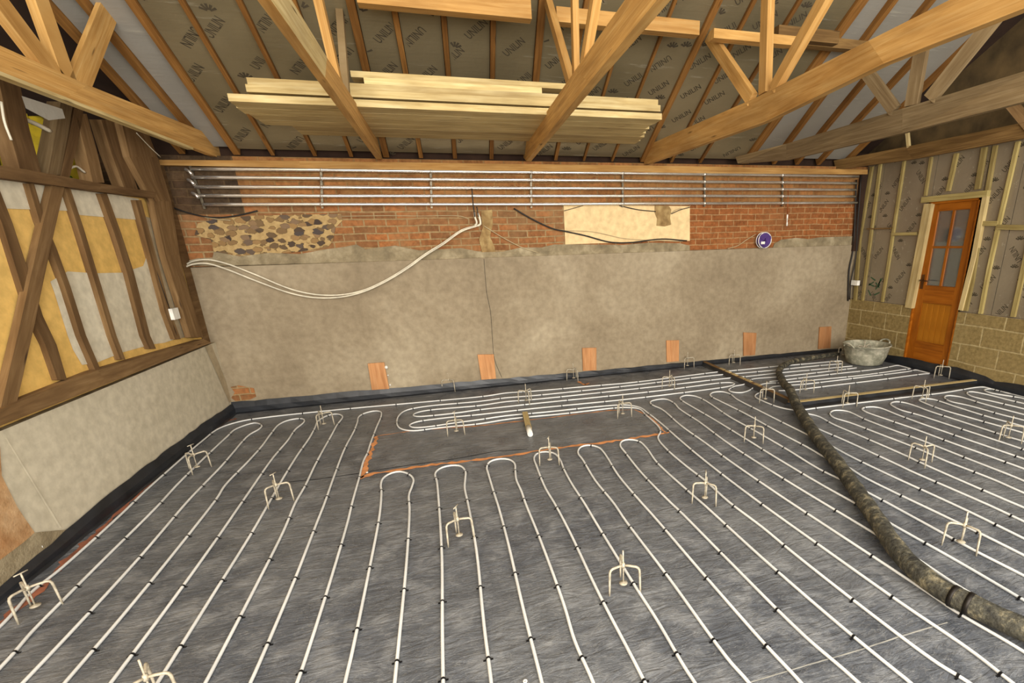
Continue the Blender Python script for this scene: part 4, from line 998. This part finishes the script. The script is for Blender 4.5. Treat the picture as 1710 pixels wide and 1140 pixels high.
# left truss (its right-hand face is seen)
e,A,n=truss('roof truss over the left wall, with three webs meeting on its tie beam',2.63,[(368,264),(105,165),(-120,82)],[(385,238),(147,142),(-120,22)],.05,-1,
  [((124,162),(-14,-20),.125,.05,'truss'),((126,158),(60,-30),.125,.05,'truss'),((126,163),(202,-30),.145,.03,'truss')])
mb=MB(); a=pix((318,250),2,2.60); b=pix((-60,106),2,2.60); mb.plank(a+V((0,0,.0)),b,.05,.02,(0,0,1)); mb.build('fixing_batten',M['pale'],e)
mb=MB(); a=pixp((36,160),A[0],n); b=pixp((104,182),A[0],n); 
mb.face([a,b,b+V((0,0,-.05)),(a+b)/2+V((0,0,-.09)),a+V((0,0,-.06))],None); mb.build('loose_membrane',M['foilplain'],e)
# second truss: light sapwood tie beam left of centre
truss('roof truss left of centre with the light tie beam rising to upper left',2.62,[(637,266),(543,130),(440,-18)],[(652,262),(546,96),(476,-18)],.05,-1,
  [((578,168),(536,-15),.085,.05,'truss'),((585,170),(571,-15),.055,.05,'greywood')],'truss','pale')
# central truss
truss('central roof truss whose thick tie beam rises to upper right',2.62,[(879,269),(984,137),(1112,-18)],[(866,254),(960,118),(1056,-18)],.055,1,
  [((949,142),(905,-15),.07,.05,'truss'),((957,125),(954,-15),.06,.04,'truss'),((970,108),(990,-15),.07,.05,'truss')])
# big bright truss on the right
truss('big bright orange roof truss sweeping across the upper right',2.62,[(1076,275),(1276,204),(1476,106),(1740,2)],[(1073,246),(1260,164),(1450,68),(1625,-20)],.055,1,
  [((1252,166),(1174,50),.10,.05,'truss'),((1272,156),(1277,-15),.09,.06,'truss'),((1288,148),(1376,-10),.085,.06,'truss')])
truss('greyer roof truss below the big bright one at right',2.62,[(1232,273),(1313,267),(1507,222),(1740,162)],[(1228,262),(1313,240),(1507,181),(1740,110)],.055,1,
  [((1492,184),(1430,100),.10,.05,'greywood'),((1520,176),(1540,60),.11,.05,'greywood'),((1550,165),(1690,-10),.11,.05,'greywood')],'greywood','greywood')
truss('dark roof truss lying against the right wall',2.60,[(1396,283),(1523,266),(1740,225)],[(1392,268),(1513,245),(1740,198)],.05,1,
  [((1730,225),(1680,165),.09,.05,'oldwood'),((1516,246),(1513,215),.03,.04,'pale')],'truss_dark')

# runners lying on the webs high up
def runner(q0,q1,y,hgt,dep,lab,mat='truss'):
    a=pix(q0,1,y); b=pix(q1,1,y); b.z=a.z=(a.z+b.z)/2; mb=MB()
    u=V((0,0,hgt)); o=V((0,dep,0)); mb.hexa([a,a+o,a+o+u,a+u,b,b+o,b+o+u,b+u]); return tag(mb.build('runner_board',M[mat]),lab,'board','long boards laid across the trusses')
runner((597,8),(888,28),-1.80,.12,.09,'long pale board across the trusses at the top left of centre','truss')
runner((930,34),(1168,60),-1.80,.10,.09,'pale board across the trusses right of the central webs','truss')
runner((1192,63),(1330,76),-1.80,.07,.09,'brownish board ending behind the upright webs','truss')
runner((1300,60),(1400,76),-1.74,.10,.09,'short olive-brown board right of the upright webs','truss_dark')
runner((1345,74),(1450,86),-1.66,.08,.09,'short dark board overlapping behind the bright truss','truss_dark')

# ------------------------------------------------------------------ timber stack resting on the tie beams
ZS=2.775
def sboard(ql,qr,z,dy,h,lab,y=None):
    a=pix(ql,2,z); b=pix(qr,2,z)
    if y is not None: a.y=b.y=y
    ym=(a.y+b.y)/2; sk=(b.y-a.y)/2*.5; mb=MB()
    a=V((a.x,ym-sk,z)); b=V((b.x,ym+sk,z)); o=V((0,dy,0)); u=V((0,0,h))
    mb.hexa([a,a+o,a+o+u,a+u,b,b+o,b+o+u,b+u]); return tag(mb.build('softwood_board',M['pale']),lab,'board','stacked pale boards on the tie beams')
# bottom layer, boards side by side from the front edge back to the eaves
fy=-1.50
xs=[((398,180),(1115,194),'front board of the stack\'s lowest layer, jutting out both sides'),((405,187),(1103,200),'second board from the front in the lowest layer'),((425,197),(1097,208),'third board from the front in the lowest layer'),
    ((440,206),(1090,216),'fourth board from the front in the lowest layer'),((492,214),(1082,226),'fifth board from the front in the lowest layer'),((505,225),(1068,236),'rearmost board of the stack\'s lowest layer')]
yy=fy
for k,(ql,qr,lab) in enumerate(xs):
    a=pix(ql,1,yy+.1); b=pix(qr,1,yy+.1)
    # project x extents at the board's own depth on the layer plane
    d=.19; mb=MB(); x0=pix(ql,2,ZS).x; x1=pix(qr,2,ZS).x
    h=.05
    mb.box((x0,yy,ZS),(x1,yy+d-.008,ZS+h),0,0); tag(mb.build('softwood_board',M['pale']),lab,'board','stacked pale boards on the tie beams'); yy+=d
def up(q0,q1,y,z,h,dy,lab):
    x0=pix(q0,1,y).x; x1=pix(q1,1,y).x; mb=MB(); mb.box((x0,y,z),(x1,y+dy,z+h),0,0); tag(mb.build('softwood_board',M['pale']),lab,'board','stacked pale boards on the tie beams')
z=ZS+.066
up((412,154),(1103,180),fy+.0,z,.05,.17,'second-layer board of the stack, ending right of the central tie beam'); 
up((414,143),(1099,170),fy+.012,z+.052,.045,.16,'third-layer board of the stack, lying below the short ones')
up((607,130),(905,152),fy+.02,z+.099,.042,.15,'short bright board, second from the top of the stack')
up((585,120),(945,146),fy+.03,z+.143,.042,.14,'topmost board of the pale timber stack')

# ------------------------------------------------------------------ name clean-up for the setting
print('objects',len(bpy.data.objects))
